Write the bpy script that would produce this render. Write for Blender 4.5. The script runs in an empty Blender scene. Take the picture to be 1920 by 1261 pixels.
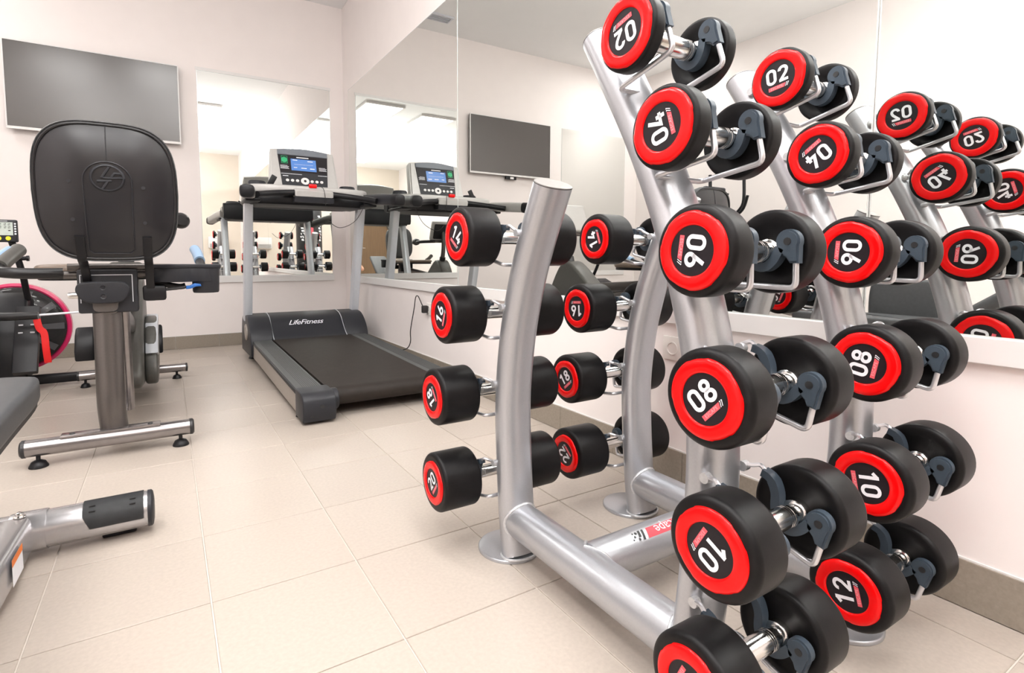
import bpy, bmesh, math, random
from mathutils import Vector, Matrix
R = math.radians
PI = math.pi
random.seed(7)
sc = bpy.context.scene
col = sc.collection

# ------------------------------------------------------------------ camera
CAM_H = 0.7724
yaw, pitch, roll = 0.540379, 0.0760476, 0.001814
fw = Vector((math.sin(yaw) * math.cos(pitch), math.cos(yaw) * math.cos(pitch), -math.sin(pitch)))
rt = Vector((math.cos(yaw), -math.sin(yaw), 0))
up = rt.cross(fw)
r2 = rt * math.cos(roll) + up * math.sin(roll)
u2 = -rt * math.sin(roll) + up * math.cos(roll)
cd = bpy.data.cameras.new('camera')
cam = bpy.data.objects.new('camera', cd)
col.objects.link(cam)
cam.matrix_world = Matrix(((r2.x, u2.x, -fw.x, 0), (r2.y, u2.y, -fw.y, 0), (r2.z, u2.z, -fw.z, CAM_H), (0, 0, 0, 1)))
cd.sensor_width = 36
cd.lens = 999.703 / 1920 * 36
cd.shift_x = (960 - 913.198) / 1920
cd.shift_y = -(630.5 - 559.357) / 1920
cd.clip_start = 0.02
sc.camera = cam

# ------------------------------------------------------------------ world, lights, exposure
w = bpy.data.worlds.new('world')
sc.world = w
w.use_nodes = True
w.node_tree.nodes['Background'].inputs[0].default_value = (1, 1, 1, 1)
w.node_tree.nodes['Background'].inputs[1].default_value = 0.3
sc.view_settings.view_transform = 'Standard'
sc.view_settings.look = 'None'
sc.view_settings.exposure = 0.92
sc.view_settings.gamma = 1
sc.view_settings.use_curve_mapping = False

def area(name, loc, size, energy, rot=(0, 0, 0), colr=(1, 1, 1), sy=None):
    l = bpy.data.lights.new(name, 'AREA')
    l.energy = energy
    l.color = colr
    l.shape = 'RECTANGLE'
    l.size = size
    l.size_y = sy or size
    o = bpy.data.objects.new(name, l)
    o.location = loc
    o.rotation_euler = rot
    col.objects.link(o)
    return o
LIGHTS = [(-1.7, 4.3), (-0.95, 1.9), (-0.95, -0.2), (0.05, 2.15), (0.5, 0.75), (0.5, -1.4), (-0.95, -2.2)]
for i, (lx, ly) in enumerate(LIGHTS):
    area('ceiling_lamp_light', (lx, ly, 3.055), 0.55, (6, 7, 7, 7, 7, 7, 7)[i], colr=(1.0, 0.985, 0.97))
# added uplight to brighten ceiling and upper walls, aimed like a bounced flash
area('added_ceiling_uplight', (-0.25, -0.35, 1.55), 0.25, 88, rot=(PI, 0, 0), colr=(1, 0.99, 0.985))

# ------------------------------------------------------------------ materials
def mat(name, colr, rough=0.5, metal=0.0, noise=0, nscale=60, bump=0, bscale=200, coat=0, spec=None,
        emit=None, estr=0, trans=0, rand=0, alpha=1, stretch=None, ior=None):
    m = bpy.data.materials.new(name)
    m.use_nodes = True
    nt = m.node_tree
    b = nt.nodes['Principled BSDF']
    b.inputs['Base Color'].default_value = (*colr, 1)
    b.inputs['Roughness'].default_value = rough
    b.inputs['Metallic'].default_value = metal
    if coat:
        b.inputs['Coat Weight'].default_value = coat
        b.inputs['Coat Roughness'].default_value = 0.06
    if spec is not None:
        b.inputs['Specular IOR Level'].default_value = spec
    if emit:
        b.inputs['Emission Color'].default_value = (*emit, 1)
        b.inputs['Emission Strength'].default_value = estr
    if trans:
        b.inputs['Transmission Weight'].default_value = trans
    if ior:
        b.inputs['IOR'].default_value = ior
    tc = None
    def coords():
        nonlocal tc
        if tc is None:
            t = nt.nodes.new('ShaderNodeTexCoord')
            if stretch:
                mp = nt.nodes.new('ShaderNodeMapping')
                mp.inputs['Scale'].default_value = stretch
                nt.links.new(t.outputs['Object'], mp.inputs[0])
                tc = mp.outputs[0]
            else:
                tc = t.outputs['Object']
        return tc
    src = None
    if noise or rand:
        n = nt.nodes.new('ShaderNodeTexNoise')
        n.inputs['Scale'].default_value = nscale
        n.inputs['Detail'].default_value = 6
        nt.links.new(coords(), n.inputs['Vector'])
        mr = nt.nodes.new('ShaderNodeMapRange')
        mr.inputs[1].default_value = 0.3
        mr.inputs[2].default_value = 0.7
        mr.inputs[3].default_value = 1 - noise
        mr.inputs[4].default_value = 1 + noise
        nt.links.new(n.outputs['Fac'], mr.inputs[0])
        val = mr.outputs[0]
        if rand:
            oi = nt.nodes.new('ShaderNodeObjectInfo')
            m2 = nt.nodes.new('ShaderNodeMapRange')
            m2.inputs[3].default_value = 1 - rand
            m2.inputs[4].default_value = 1 + rand
            nt.links.new(oi.outputs['Random'], m2.inputs[0])
            mm = nt.nodes.new('ShaderNodeMath')
            mm.operation = 'MULTIPLY'
            nt.links.new(val, mm.inputs[0])
            nt.links.new(m2.outputs[0], mm.inputs[1])
            val = mm.outputs[0]
        vm = nt.nodes.new('ShaderNodeVectorMath')
        vm.operation = 'SCALE'
        vm.inputs[0].default_value = colr
        nt.links.new(val, vm.inputs['Scale'])
        nt.links.new(vm.outputs[0], b.inputs['Base Color'])
    if bump:
        n = nt.nodes.new('ShaderNodeTexNoise')
        n.inputs['Scale'].default_value = bscale
        n.inputs['Detail'].default_value = 4
        nt.links.new(coords(), n.inputs['Vector'])
        bp = nt.nodes.new('ShaderNodeBump')
        bp.inputs['Strength'].default_value = bump
        bp.inputs['Distance'].default_value = 0.002
        nt.links.new(n.outputs['Fac'], bp.inputs['Height'])
        nt.links.new(bp.outputs[0], b.inputs['Normal'])
    return m

M = {}
M['wall'] = mat('wall_paint', (0.875, 0.818, 0.80), 0.85, noise=0.01, nscale=8, bump=0.05, bscale=400)
M['wall_cream'] = mat('wall_paint_cream', (0.72, 0.645, 0.56), 0.85, noise=0.01, nscale=8)
M['ceil'] = mat('ceiling_paint', (0.88, 0.88, 0.88), 0.9, noise=0.01, nscale=5)
M['tile'] = mat('beige_tile', (0.475, 0.415, 0.362), 0.34, noise=0.055, nscale=110, rand=0.035, bump=0.05, bscale=150, spec=0.45)
M['base_tile'] = mat('baseboard_tile', (0.29, 0.25, 0.205), 0.5, noise=0.09, nscale=120, rand=0.03)
M['grout'] = mat('grout', (0.66, 0.60, 0.54), 0.8, noise=0.05, nscale=40)
M['white'] = mat('white_board', (0.78, 0.765, 0.755), 0.35, noise=0.01, nscale=10)
M['mirror'] = mat('mirror_silver', (0.85, 0.87, 0.85), 0.0, 1.0)
M['mirror_edge'] = mat('mirror_edge', (0.75, 0.8, 0.78), 0.2, 0.3)
M['rubber'] = mat('black_rubber', (0.006, 0.0055, 0.006), 0.42, noise=0.25, nscale=90, bump=0.05, bscale=600, spec=0.22)
M['rubber_in'] = mat('black_rubber_inner', (0.008, 0.008, 0.012), 0.45, noise=0.2, nscale=60)
M['red'] = mat('red_urethane', (0.86, 0.0015, 0.0025), 0.24, spec=0.2, coat=0.22, noise=0.03, nscale=40)
M['badge'] = mat('badge_black', (0.012, 0.009, 0.012), 0.4, spec=0.3, noise=0.1, nscale=100)
M['print'] = mat('white_print', (0.86, 0.87, 0.92), 0.45, noise=0.02, nscale=50)
M['stripe'] = mat('red_stripe', (0.78, 0.10, 0.13), 0.45, noise=0.05, nscale=50)
M['stripe_txt'] = mat('stripe_lettering', (0.85, 0.42, 0.45), 0.45)
M['chrome'] = mat('chrome', (0.80, 0.79, 0.77), 0.16, 1.0, noise=0.03, nscale=80)
M['rod'] = mat('satin_steel_rod', (0.66, 0.66, 0.69), 0.28, 0.75, noise=0.03, nscale=80)
M['cradle'] = mat('slate_blue_plastic', (0.050, 0.068, 0.090), 0.38, spec=0.35, noise=0.06, nscale=70)
M['hole'] = mat('dark_screw', (0.02, 0.02, 0.022), 0.4, noise=0.05, nscale=50)
M['silver'] = mat('silver_powder_paint', (0.49, 0.50, 0.53), 0.30, 0.66, noise=0.03, nscale=300, bump=0.04, bscale=900)
M['silver_cap'] = mat('silver_cap', (0.36, 0.35, 0.34), 0.45, 0.3, noise=0.03, nscale=90)
M['weld'] = mat('weld_bead', (0.62, 0.63, 0.65), 0.3, 0.5, noise=0.1, nscale=150, bump=0.3, bscale=200)
M['grey_plastic'] = mat('charcoal_plastic', (0.022, 0.023, 0.028), 0.45, spec=0.35, noise=0.05, nscale=120, bump=0.05, bscale=700)
M['black_plastic'] = mat('black_plastic', (0.010, 0.010, 0.012), 0.4, spec=0.3, noise=0.1, nscale=100)
M['vinyl'] = mat('black_vinyl', (0.014, 0.0135, 0.015), 0.33, spec=0.4, noise=0.12, nscale=30, bump=0.06, bscale=250)
M['vinyl_grey'] = mat('dark_grey_vinyl', (0.06, 0.062, 0.066), 0.5, noise=0.08, nscale=60, bump=0.08, bscale=400)
M['belt'] = mat('treadmill_belt', (0.021, 0.016, 0.013), 0.6, spec=0.3, noise=0.16, nscale=25, bump=0.15, bscale=900)
M['rail_grey'] = mat('ribbed_rail_grey', (0.080, 0.084, 0.084), 0.55, noise=0.06, nscale=100)
M['strip'] = mat('champagne_strip', (0.42, 0.38, 0.34), 0.4, 0.3, noise=0.04, nscale=60)
M['alu'] = mat('light_aluminium', (0.66, 0.69, 0.74), 0.35, 0.4, noise=0.02, nscale=60)
M['console_silver'] = mat('console_silver', (0.50, 0.49, 0.475), 0.38, 0.15, noise=0.02, nscale=60)
M['lcd'] = mat('blue_lcd', (0.07, 0.17, 0.42), 0.25, emit=(0.08, 0.22, 0.60), estr=0.22)
M['slate'] = mat('slate_grey_plastic', (0.17, 0.19, 0.22), 0.4, noise=0.03, nscale=60)
M['lcd_grey'] = mat('grey_lcd', (0.55, 0.62, 0.58), 0.25, noise=0.05, nscale=80)
M['green'] = mat('green_print', (0.02, 0.42, 0.17), 0.4)
M['yellow'] = mat('yellow_button', (0.80, 0.72, 0.03), 0.4)
M['blue'] = mat('blue_plastic', (0.015, 0.12, 0.42), 0.35, noise=0.05, nscale=60)
M['blue_pale'] = mat('pale_blue_sensor', (0.28, 0.42, 0.60), 0.35)
M['pink'] = mat('pink_rim', (0.72, 0.03, 0.14), 0.3, coat=0.3, noise=0.05, nscale=40)
M['red_strap'] = mat('red_webbing', (0.85, 0.012, 0.012), 0.6, bump=0.2, bscale=500)
M['smoke'] = mat('smoked_dome', (0.35, 0.34, 0.34), 0.04, trans=0.9, ior=1.3)
M['shell'] = mat('moulded_black_shell', (0.016, 0.0155, 0.018), 0.3, spec=0.45, noise=0.05, nscale=30, bump=0.03, bscale=300)
M['bike_metal'] = mat('gunmetal_paint', (0.13, 0.118, 0.112), 0.3, 0.65, noise=0.05, nscale=200)
M['bike_steel'] = mat('brushed_gunmetal_tube', (0.31, 0.29, 0.29), 0.24, 0.85, noise=0.05, nscale=60)
M['shroud'] = mat('bike_shroud_grey', (0.10, 0.098, 0.09), 0.4, 0.2, noise=0.06, nscale=60)
M['bench_silver'] = mat('bench_silver', (0.50, 0.49, 0.50), 0.26, 0.7, noise=0.03, nscale=150)
M['orange'] = mat('orange_sticker', (0.85, 0.22, 0.04), 0.5)
M['tan'] = mat('vinyl_with_tan_sheen', (0.20, 0.15, 0.115), 0.35, noise=0.05, nscale=60)  # beige wall reflection on the bike seat, put into the base colour
M['screen'] = mat('tv_screen', (0.075, 0.068, 0.064), 0.22, spec=0.8)
M['socket'] = mat('socket_white', (0.80, 0.77, 0.73), 0.35)
M['cable'] = mat('black_cable', (0.015, 0.013, 0.013), 0.5)
M['lamp'] = mat('lamp_diffuser', (0.9, 0.9, 0.9), 0.5, emit=(1, 0.98, 0.95), estr=4)
M['skin'] = mat('skin', (0.62, 0.33, 0.22), 0.5, noise=0.03, nscale=30)
M['shirt'] = mat('grey_shirt', (0.36, 0.37, 0.40), 0.9, noise=0.06, nscale=60, bump=0.2, bscale=200)
M['trouser'] = mat('dark_trousers', (0.03, 0.03, 0.04), 0.9, noise=0.1, nscale=60)
M['hair'] = mat('dark_hair', (0.05, 0.03, 0.02), 0.6, noise=0.3, nscale=200)

def wood_mat():
    m = bpy.data.materials.new('oak_veneer')
    m.use_nodes = True
    nt = m.node_tree
    b = nt.nodes['Principled BSDF']
    b.inputs['Roughness'].default_value = 0.5
    tc = nt.nodes.new('ShaderNodeTexCoord')
    mp = nt.nodes.new('ShaderNodeMapping')
    mp.inputs['Scale'].default_value = (14, 14, 0.8)
    n = nt.nodes.new('ShaderNodeTexNoise')
    n.inputs['Scale'].default_value = 2.5
    n.inputs['Detail'].default_value = 8
    cr = nt.nodes.new('ShaderNodeValToRGB')
    cr.color_ramp.elements[0].color = (0.11, 0.062, 0.03, 1)
    cr.color_ramp.elements[1].color = (0.24, 0.15, 0.08, 1)
    nt.links.new(tc.outputs['Object'], mp.inputs[0])
    nt.links.new(mp.outputs[0], n.inputs['Vector'])
    nt.links.new(n.outputs['Fac'], cr.inputs[0])
    nt.links.new(cr.outputs[0], b.inputs['Base Color'])
    return m
M['wood'] = wood_mat()

# ------------------------------------------------------------------ mesh helpers (all return a bmesh in world metres)
def BM():
    return bmesh.new()

def link(name, bm, m, root=None, smooth=True, angle=40):
    """one bmesh -> one mesh object; vertices come in world space, or in the parent's space when parent is given"""
    me = bpy.data.meshes.new(name)
    bmesh.ops.recalc_face_normals(bm, faces=bm.faces[:])
    bm.to_mesh(me)
    bm.free()
    ms = m if isinstance(m, (list, tuple)) else [m]
    for k in ms:
        me.materials.append(M[k] if isinstance(k, str) else k)
    if smooth:
        for p in me.polygons:
            p.use_smooth = True
        me.set_sharp_from_angle(angle=R(angle))
    o = bpy.data.objects.new(name, me)
    col.objects.link(o)
    if root:
        o.parent = root
    return o

def W(root, bm):
    """shift world-space vertices into the root's local space"""
    t = root
    off = Vector((0, 0, 0))
    while t:
        off += t.location
        t = t.parent
    bmesh.ops.translate(bm, verts=bm.verts[:], vec=-off)
    return bm

def part(name, bm, m, root, **k):
    return link(name, W(root, bm), m, root, **k)

def thing(name, label, cat, loc=(0, 0, 0), group=None):
    o = bpy.data.objects.new(name, None)
    o.empty_display_size = 0.1
    o.location = loc
    col.objects.link(o)
    o['label'] = label
    o['category'] = cat
    if group:
        o['group'] = group
    return o

def tag(o, label, cat, group=None):
    o['label'] = label
    o['category'] = cat
    if group:
        o['group'] = group
    return o

def structure(o):
    o['kind'] = 'structure'
    return o

def box(bm, x0, x1, y0, y1, z0, z1, bev=0, seg=2, mi=0):
    vs = [bm.verts.new(p) for p in ((x0, y0, z0), (x1, y0, z0), (x1, y1, z0), (x0, y1, z0),
                                    (x0, y0, z1), (x1, y0, z1), (x1, y1, z1), (x0, y1, z1))]
    fs = [bm.faces.new([vs[i] for i in f]) for f in
          ((0, 3, 2, 1), (4, 5, 6, 7), (0, 1, 5, 4), (1, 2, 6, 5), (2, 3, 7, 6), (3, 0, 4, 7))]
    for f in fs:
        f.material_index = mi
    if bev:
        es = list({e for f in fs for e in f.edges})
        r = bmesh.ops.bevel(bm, geom=es, offset=bev, segments=seg, affect='EDGES', profile=0.5)
        for f in r['faces']:
            f.material_index = mi
    return bm

def prism(bm, pts, axis, a0, a1, bev=0, seg=2):
    """extrude a 2-D outline; axis 'x': pts are (y,z); 'y': (x,z); 'z': (x,y)"""
    def P(p, a):
        return {'x': (a, p[0], p[1]), 'y': (p[0], a, p[1]), 'z': (p[0], p[1], a)}[axis]
    v0 = [bm.verts.new(P(p, a0)) for p in pts]
    v1 = [bm.verts.new(P(p, a1)) for p in pts]
    n = len(pts)
    fs = [bm.faces.new(v0), bm.faces.new(v1[::-1])]
    for i in range(n):
        fs.append(bm.faces.new((v0[i], v0[(i + 1) % n], v1[(i + 1) % n], v1[i])))
    bmesh.ops.recalc_face_normals(bm, faces=fs)
    if bev:
        es = [e for f in fs[:2] for e in f.edges]
        bmesh.ops.bevel(bm, geom=es, offset=bev, segments=seg, affect='EDGES', profile=0.5)
    return bm

def catmull(pts, n=6, closed=False):
    pts = [Vector(p) for p in pts]
    out = []
    N = len(pts)
    rng = range(N if closed else N - 1)
    for i in rng:
        if closed:
            p0, p1, p2, p3 = pts[i - 1], pts[i], pts[(i + 1) % N], pts[(i + 2) % N]
        else:
            p0 = pts[max(i - 1, 0)]
            p1, p2 = pts[i], pts[i + 1]
            p3 = pts[min(i + 2, N - 1)]
        for k in range(n):
            t = k / n
            out.append(0.5 * ((2 * p1) + (p2 - p0) * t + (2 * p0 - 5 * p1 + 4 * p2 - p3) * t * t + (3 * p1 - p0 - 3 * p2 + p3) * t ** 3))
    if not closed:
        out.append(pts[-1])
    return out

def fillet(pts, r, n=5):
    """round the corners of a polyline"""
    pts = [Vector(p) for p in pts]
    out = [pts[0]]
    for i in range(1, len(pts) - 1):
        a, b, c = pts[i - 1], pts[i], pts[i + 1]
        d1 = (a - b)
        d2 = (c - b)
        rr = min(r, d1.length * 0.49, d2.length * 0.49)
        p, q = b + d1.normalized() * rr, b + d2.normalized() * rr
        for k in range(n + 1):
            t = k / n
            out.append(p * (1 - t) ** 2 + b * 2 * t * (1 - t) + q * t * t)
    out.append(pts[-1])
    return out

def sweep(bm, path, a, b=None, side=Vector((1, 0, 0)), seg=16, caps=True, sup=2.0, taper=None, mi=0):
    """elliptic tube: a along 'side', b across; sup = superellipse exponent"""
    b = a if b is None else b
    path = [Vector(p) for p in path]
    rings = []
    n = len(path)
    ref = None
    for i, p in enumerate(path):
        t = (path[min(i + 1, n - 1)] - path[max(i - 1, 0)]).normalized()
        if ref is None:
            s = side - t * side.dot(t)
            if s.length < 0.1:
                s = Vector((0, 1, 0)) - t * t.y
            if s.length < 0.1:
                s = Vector((0, 0, 1)) - t * t.z
        else:
            s = ref - t * ref.dot(t)
        s.normalize()
        ref = s
        q = t.cross(s)
        k = taper(i / (n - 1)) if taper else 1
        ring = []
        for j in range(seg):
            an = 2 * PI * j / seg
            c, d = math.cos(an), math.sin(an)
            c2 = math.copysign(abs(c) ** (2 / sup), c)
            d2 = math.copysign(abs(d) ** (2 / sup), d)
            ring.append(bm.verts.new(p + s * (a * k * c2) + q * (b * k * d2)))
        rings.append(ring)
    for i in range(n - 1):
        for j in range(seg):
            f = bm.faces.new((rings[i][j], rings[i][(j + 1) % seg], rings[i + 1][(j + 1) % seg], rings[i + 1][j]))
            f.material_index = mi
    if caps:
        bm.faces.new(rings[0][::-1]).material_index = mi
        bm.faces.new(rings[-1]).material_index = mi
    return bm

def lathe(bm, prof, seg=32, axis='x', c=(0, 0, 0), rmod=None, mi=0):
    """prof: (along, radius) pairs; radius 0 closes the end"""
    c = Vector(c)
    rings = []
    for (h, r) in prof:
        ring = []
        if r <= 1e-6:
            rr = 0
            v = {'x': Vector((h, 0, 0)), 'y': Vector((0, h, 0)), 'z': Vector((0, 0, h))}[axis]
            ring = [bm.verts.new(c + v)]
        else:
            for j in range(seg):
                an = 2 * PI * j / seg
                q = r * (rmod(an, r) if rmod else 1)
                u, v_ = q * math.cos(an), q * math.sin(an)
                p = {'x': Vector((h, u, v_)), 'y': Vector((v_, h, u)), 'z': Vector((u, v_, h))}[axis]
                ring.append(bm.verts.new(c + p))
        rings.append(ring)
    for a, b in zip(rings, rings[1:]):
        if len(a) == 1 and len(b) == 1:
            continue
        for j in range(seg):
            k = (j + 1) % seg
            if len(a) == 1:
                f = bm.faces.new((a[0], b[k], b[j]))
            elif len(b) == 1:
                f = bm.faces.new((a[j], a[k], b[0]))
            else:
                f = bm.faces.new((a[j], a[k], b[k], b[j]))
            f.material_index = mi
    return bm

def ribbon(bm, pts, wd, f3, closed=False, th=0.0):
    """flat stroke: pts 2-D, f3 maps (u, v) to 3-D"""
    n = len(pts)
    L, Rr = [], []
    for i in range(n):
        p = Vector(pts[i])
        a = Vector(pts[(i - 1) % n]) if (closed or i > 0) else p
        b = Vector(pts[(i + 1) % n]) if (closed or i < n - 1) else p
        d1 = (p - a).normalized() if (p - a).length > 1e-9 else (b - p).normalized()
        d2 = (b - p).normalized() if (b - p).length > 1e-9 else d1
        t = (d1 + d2).normalized()
        nn = Vector((-t.y, t.x))
        k = 1 / max(0.55, nn.dot(Vector((-d1.y, d1.x))))
        L.append(bm.verts.new(f3(*(p + nn * wd / 2 * k))))
        Rr.append(bm.verts.new(f3(*(p - nn * wd / 2 * k))))
    for i in range(n if closed else n - 1):
        j = (i + 1) % n
        bm.faces.new((L[i], L[j], Rr[j], Rr[i]))
    return bm

def text_bm(body, size, f3, shear=0.0, extrude=0.0, spacing=1.0, xs=1.0, align='CENTER'):
    """text as a mesh; glyph plane (u, v) and depth w mapped by f3(u, v, w)"""
    cu = bpy.data.curves.new('t', 'FONT')
    cu.body = body
    cu.size = size
    cu.shear = shear
    cu.extrude = extrude
    cu.space_character = spacing
    cu.align_x = align
    cu.align_y = 'CENTER'
    cu.resolution_u = 3
    ob = bpy.data.objects.new('t', cu)
    me = bpy.data.meshes.new_from_object(ob)
    bm = BM()
    bm.from_mesh(me)
    for v in bm.verts:
        v.co = Vector(f3(v.co.x * xs, v.co.y, v.co.z))
    bpy.data.objects.remove(ob)
    bpy.data.curves.remove(cu)
    bpy.data.meshes.remove(me)
    return bm

def merge(bm, src):
    me = bpy.data.meshes.new('m')
    src.to_mesh(me)
    src.free()
    bm.from_mesh(me)
    bpy.data.meshes.remove(me)
    return bm

def dup(root, loc, label=None, group=None):
    r = root.copy()
    col.objects.link(r)
    r.location = loc
    if label:
        r['label'] = label
    if group:
        r['group'] = group
    for ch in list(root.children):
        c = ch.copy()
        col.objects.link(c)
        c.parent = r
        for g in list(ch.children):
            d = g.copy()
            col.objects.link(d)
            d.parent = c
    return r

# ------------------------------------------------------------------ the room
XL, XR, YR, YB, ZC = -2.43, 1.496, -3.3, 5.159, 3.095
T = 0.33
TX0, TY0 = 0.0581, 0.9677       # a grout crossing

fl = link('floor', box(BM(), XL - 0.1, XR + 0.1, YR - 0.1, YB + 0.1, -0.08, -0.0035), 'grout', smooth=False)
structure(fl)
def tile_mesh(x0, x1, y0, y1):
    g = 0.0017
    bm = box(BM(), x0 + g, x1 - g, y0 + g, y1 - g, -0.004, 0.0)
    es = [e for e in bm.edges if all(abs(v.co.z) < 1e-6 for v in e.verts)]
    bmesh.ops.bevel(bm, geom=es, offset=0.0012, segments=1, affect='EDGES')
    return bm
cells = []
i0, i1 = math.floor((XL - TX0) / T), math.ceil((XR - TX0) / T)
j0, j1 = math.floor((YR - TY0) / T), math.ceil((YB - TY0) / T)
stuff = BM()
full = None
for j in range(j0, j1):
    for i in range(i0, i1):
        x0, x1 = max(TX0 + i * T, XL), min(TX0 + (i + 1) * T, XR)
        y0, y1 = max(TY0 + j * T, YR), min(TY0 + (j + 1) * T, YB)
        if x1 - x0 < 0.02 or y1 - y0 < 0.02:
            continue
        if y1 < 0.4 or (y1 < 2.0 and x1 < -1.0):
            merge(stuff, tile_mesh(x0, x1, y0, y1))
            continue
        if x1 - x0 > T - 0.001 and y1 - y0 > T - 0.001:
            if full is None:
                full = link('tile', tile_mesh(-T / 2, T / 2, -T / 2, T / 2), 'tile', fl, smooth=False)
                t = full
            else:
                t = full.copy()
                col.objects.link(t)
                t.parent = fl
            t.location = ((x0 + x1) / 2, (y0 + y1) / 2, 0)
        else:
            cx, cy = (x0 + x1) / 2, (y0 + y1) / 2
            t = link('tile', tile_mesh(x0 - cx, x1 - cx, y0 - cy, y1 - cy), 'tile', fl, smooth=False)
            t.location = (cx, cy, 0)
so = link('far_tiles', stuff, 'tile', fl, smooth=False)
so['kind'] = 'stuff'

structure(link('ceiling', box(BM(), XL - 0.1, XR + 0.1, YR - 0.1, YB + 0.1, ZC, ZC + 0.1), 'ceil', smooth=False))
structure(link('wall_right', box(BM(), XR, XR + 0.1, YR - 0.1, YB + 0.1, -0.05, ZC), 'wall', smooth=False))
structure(link('wall_back', box(BM(), XL - 0.1, XR + 0.1, YB, YB + 0.1, -0.05, ZC), 'wall', smooth=False))
structure(link('wall_left', box(BM(), XL - 0.1, XL, YR - 0.1, YB + 0.1, -0.05, ZC), 'wall', smooth=False))
structure(link('wall_rear', box(BM(), XL - 0.1, XR + 0.1, YR - 0.1, YR, -0.05, ZC), 'wall_cream', smooth=False))

# baseboards of cut floor tile
BH, BT = 0.108, 0.009
def baseboard(name, axis, a, lo, hi, sgn, ph):
    bm = BM()
    if axis == 'y':
        box(bm, min(a, a + sgn * 0.004), max(a, a + sgn * 0.004), lo, hi, 0.0, BH + 0.004)
    else:
        box(bm, lo, hi, min(a, a + sgn * 0.004), max(a, a + sgn * 0.004), 0.0, BH + 0.004)
    root = structure(link(name, bm, 'white', smooth=False))
    p = lo
    k = math.ceil((lo - ph) / T) * T + ph
    while p < hi - 0.01:
        q = min(k, hi)
        if q - p > 0.01:
            bm = BM()
            g = 0.001
            if axis == 'y':
                box(bm, min(a, a + sgn * BT), max(a, a + sgn * BT), p + g, q - g, 0.0025, BH)
            else:
                box(bm, p + g, q - g, min(a, a + sgn * BT), max(a, a + sgn * BT), 0.0025, BH)
            link('skirting_tile', bm, 'base_tile', root, smooth=False)
        p = k
        k += T
baseboard('baseboard_right', 'y', XR, 0.0, YB - 0.01, -1, 1.84)
baseboard('baseboard_back', 'x', YB, XL, XR - 0.01, -1, 0.37)
baseboard('baseboard_left', 'y', XL, 0.0, YB - 0.01, 1, 0.2)

# mirrors: big panels with bright bevelled edges, standing on a white ledge
def mirror(label, axis, a, lo, hi, z0, z1, sgn):
    t = thing('mirror', label, 'mirror', ((a, (lo + hi) / 2, z0) if axis == 'y' else ((lo + hi) / 2, a, z0)))
    g = 0.0015
    bm = BM()
    b2 = BM()
    if axis == 'y':
        x0, x1 = sorted((a + sgn * 0.0005, a + sgn * 0.005))
        box(bm, x0, x1, lo + g, hi - g, z0, z1)
        box(b2, *sorted((a + sgn * 0.0052, a + sgn * 0.0056)), lo + g + 0.003, hi - g - 0.003, z0 + 0.003, z1 - 0.003)
    else:
        y0, y1 = sorted((a + sgn * 0.0005, a + sgn * 0.005))
        box(bm, lo + g, hi - g, y0, y1, z0, z1)
        box(b2, lo + g + 0.003, hi - g - 0.003, *sorted((a + sgn * 0.0052, a + sgn * 0.0056)), z0 + 0.003, z1 - 0.003)
    part('glass_edge', bm, 'mirror_edge', t, smooth=False)
    part('silvered_face', b2, 'mirror', t, smooth=False)
    return t
RM0, RM1 = 0.606, 2.308
mirror('tall mirror panel on right wall nearest the back corner, behind the treadmill', 'y', XR, 2.821, 4.985, RM0, RM1, -1)
mirror('middle mirror panel of the right wall, behind the dumbbell rack', 'y', XR, 0.655, 2.821, RM0, RM1, -1)
mirror('mirror panel of the right wall nearest the camera, right of the dumbbell rack', 'y', XR, -1.511, 0.655, RM0, RM1, -1)
mirror('mirror on the back wall between the television and the corner', 'x', YB, 0.268, 1.368, 0.612, 2.327, -1)
mirror('mirror on the back wall left of the television, seen by reflection', 'x', YB, -2.21, -1.155, 0.612, 2.327, -1)

def ledge(name, bm):
    return structure(link(name, bm, 'white', smooth=False))
ledge('trim_1', box(BM(), XR - 0.016, XR, -1.51, 4.99, 0.549, RM0, 0.002))
ledge('trim_2', box(BM(), 0.262, 1.376, YB - 0.016, YB, 0.555, 0.612, 0.002))
ledge('trim_3', box(BM(), -2.22, -1.145, YB - 0.016, YB, 0.555, 0.612, 0.002))
ledge('trim_4', box(BM(), 0.262, 1.376, YB - 0.008, YB, 2.328, 2.352, 0.001))

# rear wall: oak door, wall unit; seen only through the mirrors
door = structure(link('door_1', box(BM(), -2.05, -1.25, YR, YR + 0.04, 0.0, 2.1, 0.004), 'wood', smooth=False))
bm = BM()
for s in ((-2.12, -2.05, 0, 2.17), (-1.25, -1.18, 0, 2.17), (-2.05, -1.25, 2.1, 2.17)):
    box(bm, s[0], s[1], YR, YR + 0.05, s[2], s[3], 0.002)
link('door_frame', bm, 'wood', door, smooth=False)
bm = sweep(BM(), fillet([(-1.33, YR + 0.04, 1.02), (-1.33, YR + 0.09, 1.02), (-1.45, YR + 0.09, 1.02)], 0.02), 0.009, seg=10)
link('door_handle', bm, 'chrome', door)
wu = thing('wall_heater', 'small white wall unit on the rear wall, seen in the back mirror', 'heater', (1.0, YR, 1.0))
part('casing', box(BM(), 0.82, 1.22, YR, YR + 0.12, 0.98, 1.24, 0.02), 'white', wu)
bm = BM()
for k in range(5):
    box(bm, 0.85, 1.19, YR + 0.118, YR + 0.126, 1.0 + k * 0.018, 1.008 + k * 0.018)
part('grille', bm, 'silver_cap', wu, smooth=False)

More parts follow.
